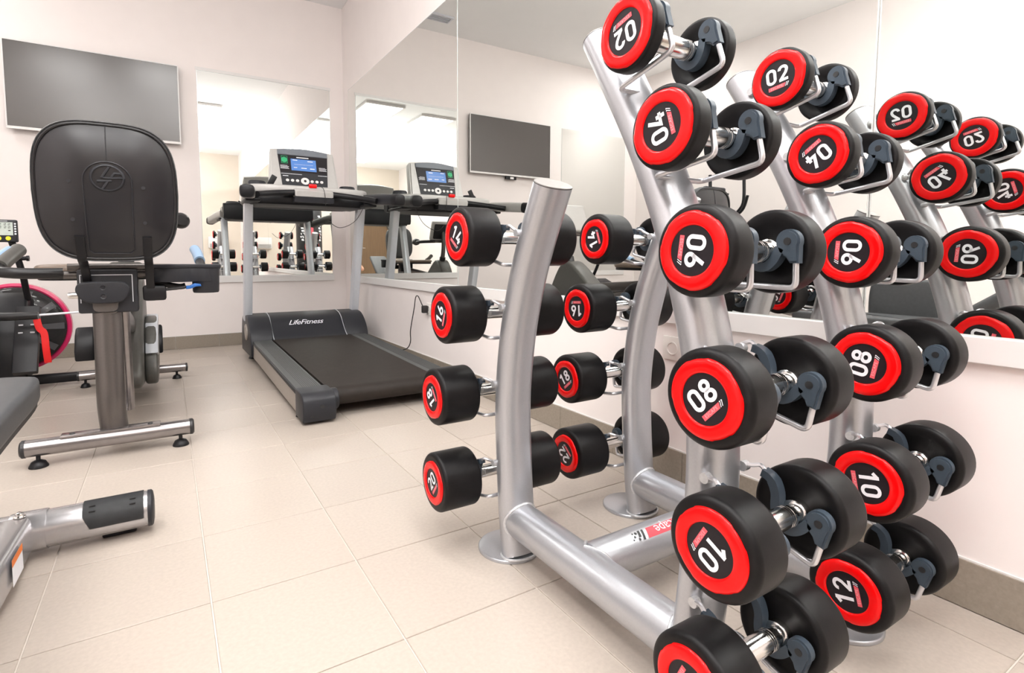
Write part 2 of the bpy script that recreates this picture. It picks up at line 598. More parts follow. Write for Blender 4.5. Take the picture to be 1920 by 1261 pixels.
# ceiling fixtures
for i, (lx, ly) in enumerate(LIGHTS):
    pos = ('in the back left corner of the room', 'over the weight bench', 'left of the camera', 'over the floor by the treadmill',
           'over the dumbbell rack', 'behind the camera near the mirror wall', 'nearest the wooden door')[i]
    t = thing('ceiling_light', 'square flush white ceiling light ' + pos, 'ceiling light', (lx, ly, ZC - 0.03), 'square ceiling lights')
    bm = BM()
    for s in ((-0.31, 0.31, -0.31, -0.285), (-0.31, 0.31, 0.285, 0.31), (-0.31, -0.285, -0.285, 0.285), (0.285, 0.31, -0.285, 0.285)):
        box(bm, lx + s[0], lx + s[1], ly + s[2], ly + s[3], ZC - 0.036, ZC - 0.0005, 0.002)
    part('frame', bm, 'white', t, smooth=False)
    part('diffuser', box(BM(), lx - 0.285, lx + 0.285, ly - 0.285, ly + 0.285, ZC - 0.03, ZC - 0.012), 'lamp', t, smooth=False)
t = thing('ceiling_vent', 'slatted air vent in the ceiling near the back wall', 'vent', (0.62, 4.83, ZC - 0.02))
bm = BM()
for s in ((0.5, 0.74, 4.76, 4.775), (0.5, 0.74, 4.885, 4.9), (0.5, 0.515, 4.775, 4.885), (0.725, 0.74, 4.775, 4.885)):
    box(bm, s[0], s[1], s[2], s[3], ZC - 0.014, ZC - 0.0005)
part('frame', bm, 'alu', t, smooth=False)
part('dark_core', box(BM(), 0.515, 0.725, 4.775, 4.885, ZC - 0.004, ZC - 0.0005), 'hole', t, smooth=False)
for k in range(4):
    part('slat', box(BM(), 0.516, 0.724, 4.785 + k * 0.026, 4.796 + k * 0.026, ZC - 0.012, ZC - 0.0045), 'alu', t, smooth=False)

# ------------------------------------------------------------------ television
t = thing('television', 'slim flat television with white frame mounted on the back wall', 'television', (-0.403, 5.12, 1.69))
y1, y0 = 5.135, 5.095
tx0, tx1, tz0, tz1 = -0.945, 0.139, 1.692, 2.318
part('rear_case', box(BM(), tx0 + 0.004, tx1 - 0.004, y0 + 0.014, y1, tz0 + 0.002, tz1 - 0.002, 0.006), 'black_plastic', t)
bm = BM()
b = 0.0075
box(bm, tx0, tx1, y0, y0 + 0.016, tz1 - b, tz1)
box(bm, tx0, tx1, y0, y0 + 0.016, tz0, tz0 + 0.018)
box(bm, tx0, tx0 + b, y0, y0 + 0.016, tz0 + 0.018, tz1 - b)
box(bm, tx1 - b, tx1, y0, y0 + 0.016, tz0 + 0.018, tz1 - b)
part('bezel', bm, 'white', t, smooth=False)
part('screen', box(BM(), tx0 + b, tx1 - b, y0 + 0.003, y0 + 0.012, tz0 + 0.018, tz1 - b), 'screen', t, smooth=False)
part('wall_bracket', box(BM(), -0.6, -0.2, 5.135, YB, 1.85, 2.15, 0.004), 'hole', t)
bm = box(BM(), -0.47, -0.33, 5.105, 5.135, 1.655, 1.69, 0.003)
sn = part('sensor_box', bm, 'black_plastic', t)
part('sensor_label', box(BM(), -0.43, -0.385, 5.102, 5.106, 1.66, 1.683), 'white', sn, smooth=False)

# ------------------------------------------------------------------ sockets and cable
def socket(y, z, label, n=1):
    t = thing('wall_socket', label, 'socket', (XR, y, z))
    part('plate', box(BM(), XR - 0.009, XR, y - 0.041 * n, y + 0.041 * n, z - 0.041, z + 0.041, 0.003), 'socket', t)
    for k in range(n):
        yc = y + (k - (n - 1) / 2) * 0.08
        bm = lathe(BM(), [(0.0045, 0.0), (0.0045, 0.017), (-0.0015, 0.0195), (-0.0015, 0.023), (0.002, 0.0235)], 24, 'x', (XR - 0.0105, yc, z))
        c = part('socket_well', bm, 'socket', t)
        b2 = BM()
        for s in (-1, 1):
            lathe(b2, [(0.0, 0.0), (0.0, 0.0026), (0.002, 0.0026)], 10, 'x', (XR - 0.0068, yc + s * 0.0095, z))
        part('pin_hole', b2, 'hole', c)
    return t
socket(1.235, 0.462, 'square white wall socket beside the base of the dumbbell rack, below the mirror ledge')
socket(3.23, 0.43, 'white wall socket with the black treadmill plug in it')
pl = thing('power_cable', 'black power cable looping from the wall socket down to the treadmill', 'cable', (XR - 0.03, 3.25, 0.43))
part('plug', box(BM(), XR - 0.052, XR - 0.0095, 3.235, 3.265, 0.405, 0.455, 0.008), 'cable', pl)
cp = catmull([(XR - 0.04, 3.262, 0.45), (XR - 0.045, 3.29, 0.485), (XR - 0.04, 3.34, 0.513), (XR - 0.035, 3.39, 0.50), (XR - 0.03, 3.43, 0.42), (XR - 0.03, 3.47, 0.33),
              (XR - 0.03, 3.50, 0.25), (XR - 0.03, 3.50, 0.18), (XR - 0.04, 3.53, 0.13), (XR - 0.075, 3.58, 0.1), (XR - 0.1, 3.7, 0.02), (XR - 0.1, 4.2, 0.008)], 8)
part('flex', sweep(BM(), cp, 0.0035, seg=8), 'cable', pl)

# ------------------------------------------------------------------ dumbbell rack
XA, XB = 0.76, 1.21
TALL = [(0.578, 0.0), (0.562, 0.12), (0.547, 0.28), (0.542, 0.44), (0.552, 0.58), (0.580, 0.70), (0.628, 0.84), (0.692, 0.98), (0.765, 1.11), (0.815, 1.195)]
SHORT = [(1.098, 0.0), (1.116, 0.12), (1.129, 0.27), (1.134, 0.40), (1.120, 0.536), (1.096, 0.645), (1.060, 0.755), (1.016, 0.855), (0.976, 0.938)]
PA, PB = 0.0495, 0.0335          # half sizes of the oval post
rack = thing('dumbbell_rack', 'silver two-sided dumbbell rack with four curved oval posts on round feet', 'rack', ((XA + XB) / 2, 0.86, 0))

def post(xc, prof, base):
    pts = [(xc, y, z) for y, z in prof]
    path = catmull(pts, 6)
    path[0].z = 0.008
    p = part('post', sweep(BM(), path, PA, PB, Vector((1, 0, 0)), 40, sup=2.2), 'silver', rack, angle=50)
    # lid
    t = (path[-1] - path[-2]).normalized()
    e = path[-1]
    lid = BM()
    sweep(lid, [e + t * 0.0008, e + t * 0.0032], PA * 0.985, PB * 0.985, Vector((1, 0, 0)), 40, sup=2.2)
    part('end_cap', lid, 'silver_cap', p)
    rim = sweep(BM(), [e - t * 0.0002, e + t * 0.001], PA * 1.004, PB * 1.006, Vector((1, 0, 0)), 40, sup=2.2)
    part('cap_seam', rim, 'hole', p)
    d = part('base_disc', lathe(BM(), [(0.0, 0.0), (0.0, 0.083), (0.0055, 0.083), (0.0075, 0.0815), (0.0085, 0.079), (0.0085, 0.0)], 48, 'z', base), 'silver', rack, angle=60)
    wp = []
    for k in range(25):
        a = 2 * PI * k / 24
        wp.append((xc + (PA + 0.002) * math.cos(a), path[0].y + (PB + 0.002) * math.sin(a), 0.0105))
    part('weld', sweep(BM(), wp, 0.0035, seg=8, caps=False), 'weld', d)
    return p
post(XA, SHORT, (XA, 1.148, 0.0005))
post(XB, SHORT, (XB + 0.004, 1.152, 0.0005))
post(XA, TALL, (XA, 0.548, 0.0005))
post(XB, TALL, (XB, 0.548, 0.0005))
RZ, RR_ = 0.098, 0.0455
for xc in (XA, XB):
    r = part('side_rail', sweep(BM(), [(xc, 0.57, RZ), (xc, 1.10, RZ)], RR_, RR_, Vector((1, 0, 0)), 40), 'silver', rack)
    for (py, sgn) in ((1.085, 1), (0.596, -1)):
        wp = []
        for k in range(25):
            a = 2 * PI * k / 24
            xx = RR_ * math.cos(a)
            wp.append((xc + xx * 1.03, py + sgn * (math.sqrt(max(0, 1 - (xx / PA) ** 2)) * -PB + PB * 0.9) * 0.9, RZ + RR_ * 1.03 * math.sin(a)))
        part('weld', sweep(BM(), wp, 0.004, seg=8, caps=False), 'weld', r)
CY = 0.852
cr = part('cross_rail', sweep(BM(), [(XA + 0.02, CY, RZ), (XB - 0.02, CY, RZ)], RR_ * 0.98, RR_ * 0.98, Vector((0, 1, 0)), 40), 'silver', rack)
wp = []
for k in range(25):
    a = 2 * PI * k / 24
    zz = RR_ * math.sin(a)
    wp.append((XA + math.sqrt(max(0, RR_ ** 2 - zz * zz)) + 0.002, CY + RR_ * 0.99 * math.cos(a), RZ + zz * 0.99))
part('weld', sweep(BM(), wp, 0.004, seg=8, caps=False), 'weld', cr)

# sticker on the cross rail: lettering reads upside down from the camera side, so it faces the other way
def onrail(u, v, w=0.0, up=True):
    # u along the rail (read from the tall side), v around it
    ang = R(62) - v / RR_
    rr = RR_ * 0.98 + 0.0006 + w
    return (STX - u, CY - rr * math.cos(ang), RZ + rr * math.sin(ang))
STX = 0.99
def strip_on_rail(u0, u1, v0, v1, w, shear=0.0, n=6):
    bm = BM()
    rows = []
    for k in range(n + 1):
        v = v0 + (v1 - v0) * k / n
        s = shear * (v - v0)
        rows.append((bm.verts.new(onrail(u0 + s, v, w)), bm.verts.new(onrail(u1 + s, v, w))))
    for a, b in zip(rows, rows[1:]):
        bm.faces.new((a[0], a[1], b[1], b[0]))
    return bm
part('red_sticker', strip_on_rail(-0.088, 0.052, -0.0125, 0.0125, 0.0, 0.35), 'stripe', cr)
tb = text_bm('escape', 0.034, lambda u, v, w: (u, v, w), spacing=1.0)
bmesh.ops.subdivide_edges(tb, edges=[e for e in tb.edges if e.calc_length() > 0.01], cuts=1)
for v in tb.verts:
    v.co = Vector(onrail(v.co.x - 0.016, -v.co.y if False else v.co.y * -1 * -1, 0.0006))
part('sticker_lettering', tb, 'print', cr)
bm = strip_on_rail(0.062, 0.068, -0.0125, 0.0125, 0.0, 0.35)
merge(bm, strip_on_rail(0.073, 0.080, -0.0125, 0.004, 0.0, 0.35))
for (u, v, r) in ((0.087, 0.008, 0.0032), (0.096, 0.0, 0.0028), (0.088, -0.008, 0.0036), (0.097, -0.009, 0.0022), (0.104, 0.006, 0.002)):
    pts = [bm.verts.new(onrail(u + r * math.cos(a * PI / 5), v + r * math.sin(a * PI / 5), 0)) for a in range(10)]
    bm.faces.new(pts)
part('sticker_logo', bm, 'hole', cr)

def prof_at(prof, z):
    pts = catmull([(0, y, zz) for y, zz in prof], 12)
    for a, b in zip(pts, pts[1:]):
        if a.z <= z <= b.z:
            k = (z - a.z) / (b.z - a.z)
            return a.lerp(b, k), (b - a).normalized()
def frame_at(prof, gy, gz, sgn):
    """outward normal of the post nearest to the grip centre"""
    best = None
    pts = catmull([(0, y, zz) for y, zz in prof], 12)
    g = Vector((0, gy, gz))
    for a, b in zip(pts, pts[1:]):
        m_ = (a + b) / 2
        d = (g - m_).length
        if best is None or d < best[0]:
            best = (d, m_, (b - a).normalized())
    d, m_, t = best
    n = (g - m_).normalized()
    s = Vector((0, -n.z, n.y)) if n.y > 0 else Vector((0, n.z, -n.y))
    return d, n, s

def cradle_bm(xc, g, n, s):
    """moulded hook: back lug, saddle under the grip, round front knob"""
    P = lambda a, b: g + n * a + s * b
    pts = catmull([(-0.060, 0.036, 0), (-0.044, 0.034, 0), (-0.030, 0.018, 0), (-0.022, -0.006, 0), (-0.010, -0.022, 0), (0.006, -0.024, 0), (0.019, -0.013, 0), (0.028, 0.006, 0)], 5)
    hw = 0.0085
    bm = BM()
    nn = len(pts)
    rows = []
    for i, p in enumerate(pts):
        d = (pts[min(i + 1, nn - 1)] - pts[max(i - 1, 0)]).normalized()
        q = Vector((-d.y, d.x, 0))
        wd = 0.0062 if i < 6 else 0.0072
        c = [P(p.x + q.x * wd, p.y + q.y * wd), P(p.x - q.x * wd, p.y - q.y * wd)]
        row = []
        for (sx, k) in ((-1, 0), (1, 0), (1, 1), (-1, 1)):
            row.append(bm.verts.new(c[k] + Vector((xc + sx * hw, 0, 0))))
        rows.append(row)
    for a, b in zip(rows, rows[1:]):
        for k in range(4):
            bm.faces.new((a[k], a[(k + 1) % 4], b[(k + 1) % 4], b[k]))
    bm.faces.new(rows[0][::-1])
    bm.faces.new(rows[-1])
    # knob: a rounded tab with a tail the rod plugs into
    out = []
    for k in range(15):
        a = R(-20 + 15 * k)
        out.append((0.039 + 0.0185 * math.cos(a), 0.016 + 0.0185 * math.sin(a)))
    out += [(0.026, -0.002), (0.038, -0.009), (0.044, -0.017), (0.057, -0.017)]
    v0 = [bm.verts.new(P(a, b) + Vector((xc - hw, 0, 0))) for a, b in out]
    v1 = [bm.verts.new(P(a, b) + Vector((xc + hw, 0, 0))) for a, b in out]
    f0, f1 = bm.faces.new(v0), bm.faces.new(v1[::-1])
    for i in range(len(out)):
        j = (i + 1) % len(out)
        bm.faces.new((v0[i], v0[j], v1[j], v1[i]))
    bmesh.ops.recalc_face_normals(bm, faces=bm.faces[:])
    es = list({e for f in (f0, f1) for e in f.edges})
    bmesh.ops.bevel(bm, geom=es, offset=0.003, segments=2, affect='EDGES')
    return bm

def holder(xc, prof, gy, gz, sgn, gripw, tilt=None):
    d, n, s = frame_at(prof, gy, gz, sgn)
    d0 = d
    a0 = math.atan2(n.z, abs(n.y))
    a1 = R(tilt) if tilt is not None else a0 - R(8)
    n = Vector((0, math.copysign(math.cos(a1), n.y), math.sin(a1)))
    s = Vector((0, -n.z, n.y)) if n.y > 0 else Vector((0, n.z, -n.y))
    d = d0 / math.cos(a1 - a0) + math.tan(a1 - a0) * 0.02
    g = Vector((xc, gy, gz))
    P = lambda a, b, dx: g + n * a + s * b + Vector((dx, 0, 0))
    hx = gripw / 2 - 0.013
    back = -(d0 - PB - 0.004)
    rod = fillet([P(0.050, -0.010, hx), P(0.052, -0.055, hx), P(back + 0.002, -0.054, hx), P(back + 0.002, -0.054, 0.0), P(back + 0.002, -0.054, -hx), P(0.052, -0.055, -hx), P(0.050, -0.010, -hx)], 0.012)
    ro = part('hook_rod', sweep(BM(), rod, 0.0046, seg=10), 'rod', rack)
    for sx in (-1, 1):
        c = part('hook_cradle', cradle_bm(sx * hx, g, n, s), 'cradle', rack, angle=35)
        kc = P(0.040, 0.016, sx * hx)
        bm = BM()
        lathe(bm, [(-0.0095, 0.0), (-0.0095, 0.0058), (0.0095, 0.0058), (0.0095, 0.0)], 14, 'x', kc)
        part('pivot_hole', bm, 'hole', c)
        tp = fillet([P(-0.054, 0.036, sx * hx), P(-0.068, 0.044, sx * hx), P(-0.076, 0.038, sx * (PA + 0.004)), P(-d + 0.004, 0.030, sx * (PA - 0.004))], 0.008)
        part('upper_rod', sweep(BM(), tp, 0.0038, seg=8), 'rod', rack)
        bolt = lathe(BM(), [(-0.006, 0.0), (-0.006, 0.0085), (0.006, 0.0085), (0.008, 0.006), (0.008, 0.0)], 12, 'x', P(-d + 0.010, 0.030, sx * (PA - 0.001)))
        part('weld_boss', bolt, 'weld', rack)

# ------------------------------------------------------------------ dumbbells
def arc(cx, cy, rx, ry, a0, a1, n):
    return [(cx + rx * math.cos(R(a0 + (a1 - a0) * k / n)), cy + ry * math.sin(R(a0 + (a1 - a0) * k / n))) for k in range(n + 1)]
def digit(ch):
    """strokes in a 0.6 x 1 cell: list of (points, closed)"""
    if ch == '0':
        r = 0.22
        p = arc(0.08 + r, 0.08 + r, r, r, 180, 270, 6) + arc(0.52 - r, 0.08 + r, r, r, 270, 360, 6) + arc(0.52 - r, 0.92 - r, r, r, 0, 90, 6) + arc(0.08 + r, 0.92 - r, r, r, 90, 180, 6)
        q = []
        for a in p:
            if not q or (Vector(a) - Vector(q[-1])).length > 0.01:
                q.append(a)
        return [(q, True)]
    if ch == '1':
        return [([(0.10, 0.72), (0.34, 0.93)], False), ([(0.345, 1.0), (0.345, 0.0)], False)]
    if ch == '2':
        return [([(0.085, 0.70)] + arc(0.30, 0.70, 0.215, 0.215, 172, -22, 12) + [(0.44, 0.48), (0.11, 0.085)], False), ([(0.04, 0.08), (0.56, 0.08)], False)]
    if ch == '4':
        return [([(0.36, 1.0), (0.09, 0.275), (0.60, 0.275)], False), ([(0.42, 0.50), (0.42, 0.0)], False)]
    if ch == '6':
        return [(arc(0.30, 0.30, 0.22, 0.22, 0, 345, 22), True), ([(0.40, 1.0), (0.115, 0.40)], False)]
    if ch == '8':
        return [(arc(0.30, 0.275, 0.215, 0.20, 0, 345, 22), True), (arc(0.30, 0.735, 0.185, 0.185, 0, 345, 22), True)]
def number_bm(txt, side, xf, h=0.0325, lift=0.0006):
    bm = BM()
    adv = 0.70
    tot = adv * 2 - 0.10
    ws = 1.10
    for k, ch in enumerate(txt):
        for pts, cl in digit(ch):
            def f3(u, v, k=k):
                a = (u + k * adv - tot / 2) * h * ws
                b = (v - 0.5) * h + 0.0062
                return (xf - lift, -a, b) if side < 0 else (xf + lift, a, b)
            ribbon(bm, [(p[0], p[1]) for p in pts], 0.175, f3, cl)
    return bm
WEIGHTS = {'02': (0.0618, 0.212, 0.030), '04': (0.0640, 0.218, 0.037), '06': (0.0672, 0.240, 0.050), '08': (0.0705, 0.266, 0.062), '10': (0.0718, 0.285, 0.071),
           '12': (0.0728, 0.300, 0.079), '14': (0.0720, 0.324, 0.090), '16': (0.0730, 0.347, 0.098), '18': (0.0743, 0.367, 0.107), '20': (0.0762, 0.374, 0.110), '22': (0.0765, 0.386, 0.115)}
def make_dumbbell(wt):
    Rh, L, hw = WEIGHTS[wt]
    t = thing('dumbbell', '', 'dumbbell')
    G = L / 2 - hw
    half = [(G + 0.004, 0.0), (G + 0.004, 0.0215), (G - 0.004, 0.0215), (G - 0.008, 0.0200), (G - 0.0105, 0.0165), (G - 0.011, 0.0140), (G - 0.026, 0.0140), (G - 0.0265, 0.0172), (G - 0.031, 0.0172)]
    x = G - 0.031
    for k in range(3):
        half += [(x - 0.0002, 0.0162), (x - 0.0012, 0.0162), (x - 0.0014, 0.0172), (x - 0.0045, 0.0172)]
        x -= 0.0047
    half += [(x - 0.004, 0.0170)]
    pr = [(-a, b) for a, b in half] + half[::-1]
    link('grip', lathe(BM(), pr, 28), 'chrome', t, angle=30)
    for s in (-1, 1):
        xo, xi = s * L / 2, s * (L / 2 - hw)
        rb = 0.009 if hw > 0.045 else 0.006
        xface = xo - s * 0.003
        pr = [(xi + s * 0.003, 0.0), (xi + s * 0.003, Rh * 0.62), (xi, Rh * 0.68), (xi, Rh - rb)]
        for k in range(1, 6):
            a = R(90 * k / 5)
            pr.append((xi + s * rb * (1 - math.cos(a)), Rh - rb + rb * math.sin(a)))
        ro = rb * 1.15
        for k in range(0, 7):
            a = R(90 * k / 6)
            pr.append((xface - s * ro * (1 - math.sin(a)), Rh - ro + ro * math.cos(a)))
        pr += [(xface, 0.052), (xface - s * 0.003, 0.050), (xface - s * 0.003, 0.0)]
        hd = link('head', lathe(BM(), pr, 56), 'rubber', t, angle=50)
        # red ring with shallow scallops on its outer shoulder
        def rmod(an, r):
            if r < 0.052:
                return 1
            q = 1.0
            for c in (0.35, 2.1, 3.4, 5.0):
                dd = abs((an - c + PI) % (2 * PI) - PI)
                if dd < 0.30:
                    q -= 0.024 * min(1, (0.30 - dd) / 0.07)
            return q
        y = xface
        pr = [(y - s * 0.003, 0.0572), (y + s * 0.0005, 0.0572), (y + s * 0.0025, 0.0562), (y + s * 0.0042, 0.0538), (y + s * 0.0050, 0.050), (y + s * 0.0050, 0.0395), (y + s * 0.0042, 0.0372), (y + s * 0.0020, 0.0362), (y - s * 0.002, 0.0362)]
        link('red_ring', lathe(BM(), pr, 96, rmod=rmod), 'red', hd, angle=50)
        link('badge', lathe(BM(), [(y - s * 0.0025, 0.0), (y + s * 0.0022, 0.0), (y + s * 0.0022, 0.0364), (y - s * 0.0025, 0.0364)][1:], 40), 'badge', hd)
        xf = y + s * 0.0022
        link('number', number_bm(wt, s, xf), 'print', hd, smooth=False)
        f3 = (lambda u, v, w=0: (xf - 0.0006 - w, -u, v)) if s < 0 else (lambda u, v, w=0: (xf + 0.0006 + w, u, v))
        bm = BM()
        vs = [bm.verts.new(f3(a, b)) for a, b in ((-0.0205, -0.0225), (0.0125, -0.0225), (0.0160, -0.0148), (-0.0205, -0.0148))]
        bm.faces.new(vs)
        link('badge_stripe', bm, 'stripe', hd, smooth=False)
        tb = text_bm('ESCAPE', 0.0072, lambda u, v, w: f3(u - 0.003, v - 0.0186, 0.0003), spacing=1.1)
        link('stripe_lettering', tb, 'stripe_txt', hd, smooth=False)
        bm = BM()
        for (a, b) in ((0.0155, 0.0), (0.0188, 0.0)):
            ribbon(bm, [(a - 0.0008, -0.0222), (a + 0.0030, -0.0152), (a + 0.0014, -0.0148)], 0.0012, f3)
        link('badge_logo', bm, 'print', hd, smooth=False)
    return t

PLACE = [  # weight, post x, y, z, text turn (deg, anticlockwise seen from the left), post profile, label
    ('02', XA, 0.657, 1.140, 195, TALL, 'dumbbell marked 02 upside down, top of the near tall post'),
    ('04', XA, 0.573, 0.971, 107, TALL, 'dumbbell marked 04 reading upwards, second from top on the near tall post'),
    ('06', XA, 0.503, 0.783, -97, TALL, 'dumbbell marked 06 reading downwards, third from top on the near tall post'),
    ('08', XA, 0.464, 0.579, 47, TALL, 'dumbbell marked 08 tilted up to the right, on the near tall post'),
    ('10', XA, 0.442, 0.377, -119, TALL, 'dumbbell marked 10 at the front, second from the bottom of the near tall post'),
    ('12', XA, 0.461, 0.166, -113, TALL, 'lowest dumbbell of the near tall post, cut off by the bottom of the photo'),
    ('02', XB, 0.668, 1.146, 8, TALL, 'dumbbell marked 02 upright, top of the tall post by the mirror wall'),
    ('04', XB, 0.580, 0.976, -143, TALL, 'dumbbell marked 04 upside down, second on the tall post by the mirror wall'),
    ('06', XB, 0.510, 0.784, -93, TALL, 'dumbbell marked 06 on the tall post by the mirror wall'),
    ('08', XB, 0.468, 0.582, 80, TALL, 'dumbbell marked 08 half hidden, on the tall post by the mirror wall'),
    ('10', XB, 0.449, 0.368, -78, TALL, 'dumbbell marked 10 half hidden, second from the bottom by the mirror wall'),
    ('12', XB, 0.467, 0.155, 105, TALL, 'dumbbell marked 12, lowest on the tall post by the mirror wall'),
    ('14', XA, 1.143, 0.823, -35, SHORT, 'thick dumbbell marked 14, top of the near short post'),
    ('16', XA, 1.205, 0.628, 70, SHORT, 'thick dumbbell marked 16 reading upwards, second on the near short post'),
    ('18', XA, 1.240, 0.412, 128, SHORT, 'thick dumbbell marked 18 upside down, third on the near short post'),
    ('20', XA, 1.231, 0.187, 52, SHORT, 'thick dumbbell marked 20, lowest on the near short post'),
    ('14', XB, 1.155, 0.826, 110, SHORT, 'thick dumbbell marked 14 behind the near posts, top of the short post by the wall'),
    ('16', XB, 1.213, 0.623, 184, SHORT, 'thick dumbbell marked 16 upside down, on the short post by the wall'),
    ('18', XB, 1.248, 0.405, 40, SHORT, 'thick dumbbell with half hidden 18, third on the short post by the wall'),
    ('22', XB, 1.234, 0.179, 140, SHORT, 'thick dumbbell with half hidden 22, lowest on the short post by the wall')]
protos = {}
for wt, xc, gy, gz, ang, prof, lab in PLACE:
    if wt in protos:
        t = dup(protos[wt], (xc, gy, gz))
    else:
        t = make_dumbbell(wt)
        t.location = (xc, gy, gz)
        protos[wt] = t
    t.rotation_euler = (R(-ang), 0, 0)
    t['label'] = lab
    t['group'] = 'numbered dumbbells on the rack'
    Rh, L, hw = WEIGHTS[wt]
    holder(xc, prof, gy, gz, 1, L - 2 * hw, {'02': 15, '04': 9, '06': -1, '08': -13, '10': -16, '12': -17}.get(wt))

# ------------------------------------------------------------------ treadmill
TXC = 0.93
tm = thing('treadmill', 'treadmill with black belt, silver uprights and blue display in the back corner', 'treadmill', (TXC, 3.5, 0))
zt = lambda y: 0.137 + 0.032 * (y - 2.55) / 1.55
# belt: one closed loop round the rear roller
pts = [(4.3, zt(4.3) + 0.004), (2.60, zt(2.6) + 0.004)]
zc, rr = zt(2.56) - 0.040, 0.043
for k in range(1, 12):
    a = R(90 + 180 * k / 12)
    pts.append((2.585 + rr * math.cos(a) * 1.0, zc + rr * math.sin(a)))
pts += [(2.60, zc - rr), (4.3, zc - rr + 0.02)]
part('belt', prism(BM(), pts, 'x', 0.648, 1.218), 'belt', tm, angle=30)
part('deck_underframe', box(BM(), 0.66, 1.20, 2.66, 4.3, 0.03, 0.062, 0.004), 'black_plastic', tm)
for (xa, xb, sg, nm) in ((0.515, 0.640, -1, 'left'), (1.226, 1.345, 1, 'right')):
    bm = BM()
    prism(bm, [(2.56, zt(2.56)), (4.2, zt(4.2)), (4.2, zt(4.2) - 0.03), (2.56, zt(2.56) - 0.03)], 'x', xa, xb, 0.003)
    rl = part('side_rail', bm, 'rail_grey', tm)
    bm = BM()
    for k in range(9):
        x = xa + 0.034 + k * 0.0095
        prism(bm, [(2.66, zt(2.66) + 0.002), (4.15, zt(4.15) + 0.002), (4.15, zt(4.15) - 0.001), (2.66, zt(2.66) - 0.001)], 'x', x, x + 0.0045)
    part('rail_ribs', bm, 'rail_grey', rl, smooth=False)
    xs = xa if sg < 0 else xb
    bm = BM()
    prism(bm, [(2.58, 0.022), (2.58, zt(2.58) - 0.028), (4.3, zt(4.3) - 0.030), (4.3, 0.05)], 'x', min(xs - sg * 0.012, xs + sg * 0.001), max(xs - sg * 0.012, xs + sg * 0.001), 0.002)
    part('side_panel', bm, 'strip', tm)
    bm = BM()
    prism(bm, [(2.58, zt(2.58) - 0.026), (2.58, zt(2.58) - 0.006), (4.3, zt(4.3) - 0.006), (4.3, zt(4.3) - 0.026)], 'x', min(xs - sg * 0.012, xs + sg * 0.005), max(xs - sg * 0.012, xs + sg * 0.005), 0.003)
    part('side_lip', bm, 'grey_plastic', tm)
    # rear cap
    x0, x1 = (0.507, 0.660) if sg < 0 else (1.204, 1.353)
    bm = BM()
    prism(bm, [(2.485, 0.014), (2.47, 0.05), (2.47, 0.115), (2.488, 0.138), (2.53, 0.146), (2.64, 0.146), (2.64, 0.014)], 'x', x0, x1, 0.007, 3)
    cp_ = part('rear_cap', bm, 'grey_plastic', tm)
    bm = BM()
    bx = 0.583 if sg < 0 else 1.28
    lathe(bm, [(0.0, 0.0), (0.0, 0.010), (0.01, 0.010)], 16, 'y', (bx + 0.012, 2.4685, 0.085))
    for dx in (-0.035, 0.052):
        lathe(bm, [(0.0, 0.0), (0.0, 0.006), (0.01, 0.006)], 12, 'y', (bx + dx, 2.470 if dx > 0 else 2.4705, 0.042))
    part('screw_hole', bm, 'hole', cp_)
    kx = 0.672 if sg < 0 else 1.192
    part('roller_guard', lathe(BM(), [(-0.022, 0.0), (-0.022, 0.044), (-0.014, 0.052), (0.010, 0.052), (0.016, 0.046), (0.016, 0.0)], 28, 'x', (kx, 2.565, 0.092)), 'grey_plastic', cp_)
    for (fy, nm2) in ((2.66, 0), (4.40, 1)):
        fx = xa + 0.02 if sg < 0 else xb - 0.02
        part('levelling_foot', lathe(BM(), [(0.0, 0.0), (0.0, 0.024), (0.012, 0.020), (0.022, 0.010), (0.022, 0.006), (0.06, 0.006), (0.06, 0.0)], 20, 'z', (fx, fy, 0.0005)), 'black_plastic', tm)
part('front_frame', box(BM(), 0.53, 1.33, 4.3, 4.62, 0.045, 0.12, 0.01), 'black_plastic', tm)
# motor hood in three sections
def hood(x0, x1, pts, nm, mt='grey_plastic', bev=0.008):
    return part(nm, prism(BM(), [tuple(p)[:2] for p in pts], 'x', x0, x1, bev, 3), mt, tm, angle=50)
mid = [Vector(p) for p in catmull([(4.085, 0.165, 0), (4.135, 0.185, 0), (4.20, 0.235, 0), (4.28, 0.305, 0), (4.37, 0.334, 0), (4.50, 0.335, 0), (4.62, 0.27, 0), (4.665, 0.12, 0)], 4)] + [Vector((4.665, 0.04, 0)), Vector((4.09, 0.10, 0))]
sid = [Vector(p) for p in catmull([(4.12, 0.125, 0), (4.14, 0.195, 0), (4.20, 0.268, 0), (4.29, 0.322, 0), (4.38, 0.336, 0), (4.50, 0.336, 0), (4.61, 0.28, 0), (4.66, 0.12, 0)], 4)] + [Vector((4.66, 0.04, 0)), Vector((4.14, 0.05, 0))]
hm = hood(0.655, 1.188, mid, 'motor_hood')
hood(0.497, 0.652, sid, 'hood_side')
hood(1.191, 1.368, sid, 'hood_side')
for x in (0.655, 1.188):
    part('hood_trim', sweep(BM(), [(x + (0.0015 if x > 1 else -0.0015), p.x, p.y + 0.0025) for p in mid[2:22]], 0.003, seg=6), 'alu', hm)
for s in (-1, 1):
    x = 0.496 if s < 0 else 1.369
    d = part('pivot_cover', lathe(BM(), [(0, 0.0), (0, 0.060), (s * 0.006, 0.060), (s * 0.010, 0.054), (s * 0.010, 0.036), (s * 0.007, 0.033), (s * 0.007, 0.0)], 32, 'x', (x, 4.33, 0.215)), 'strip', tm)
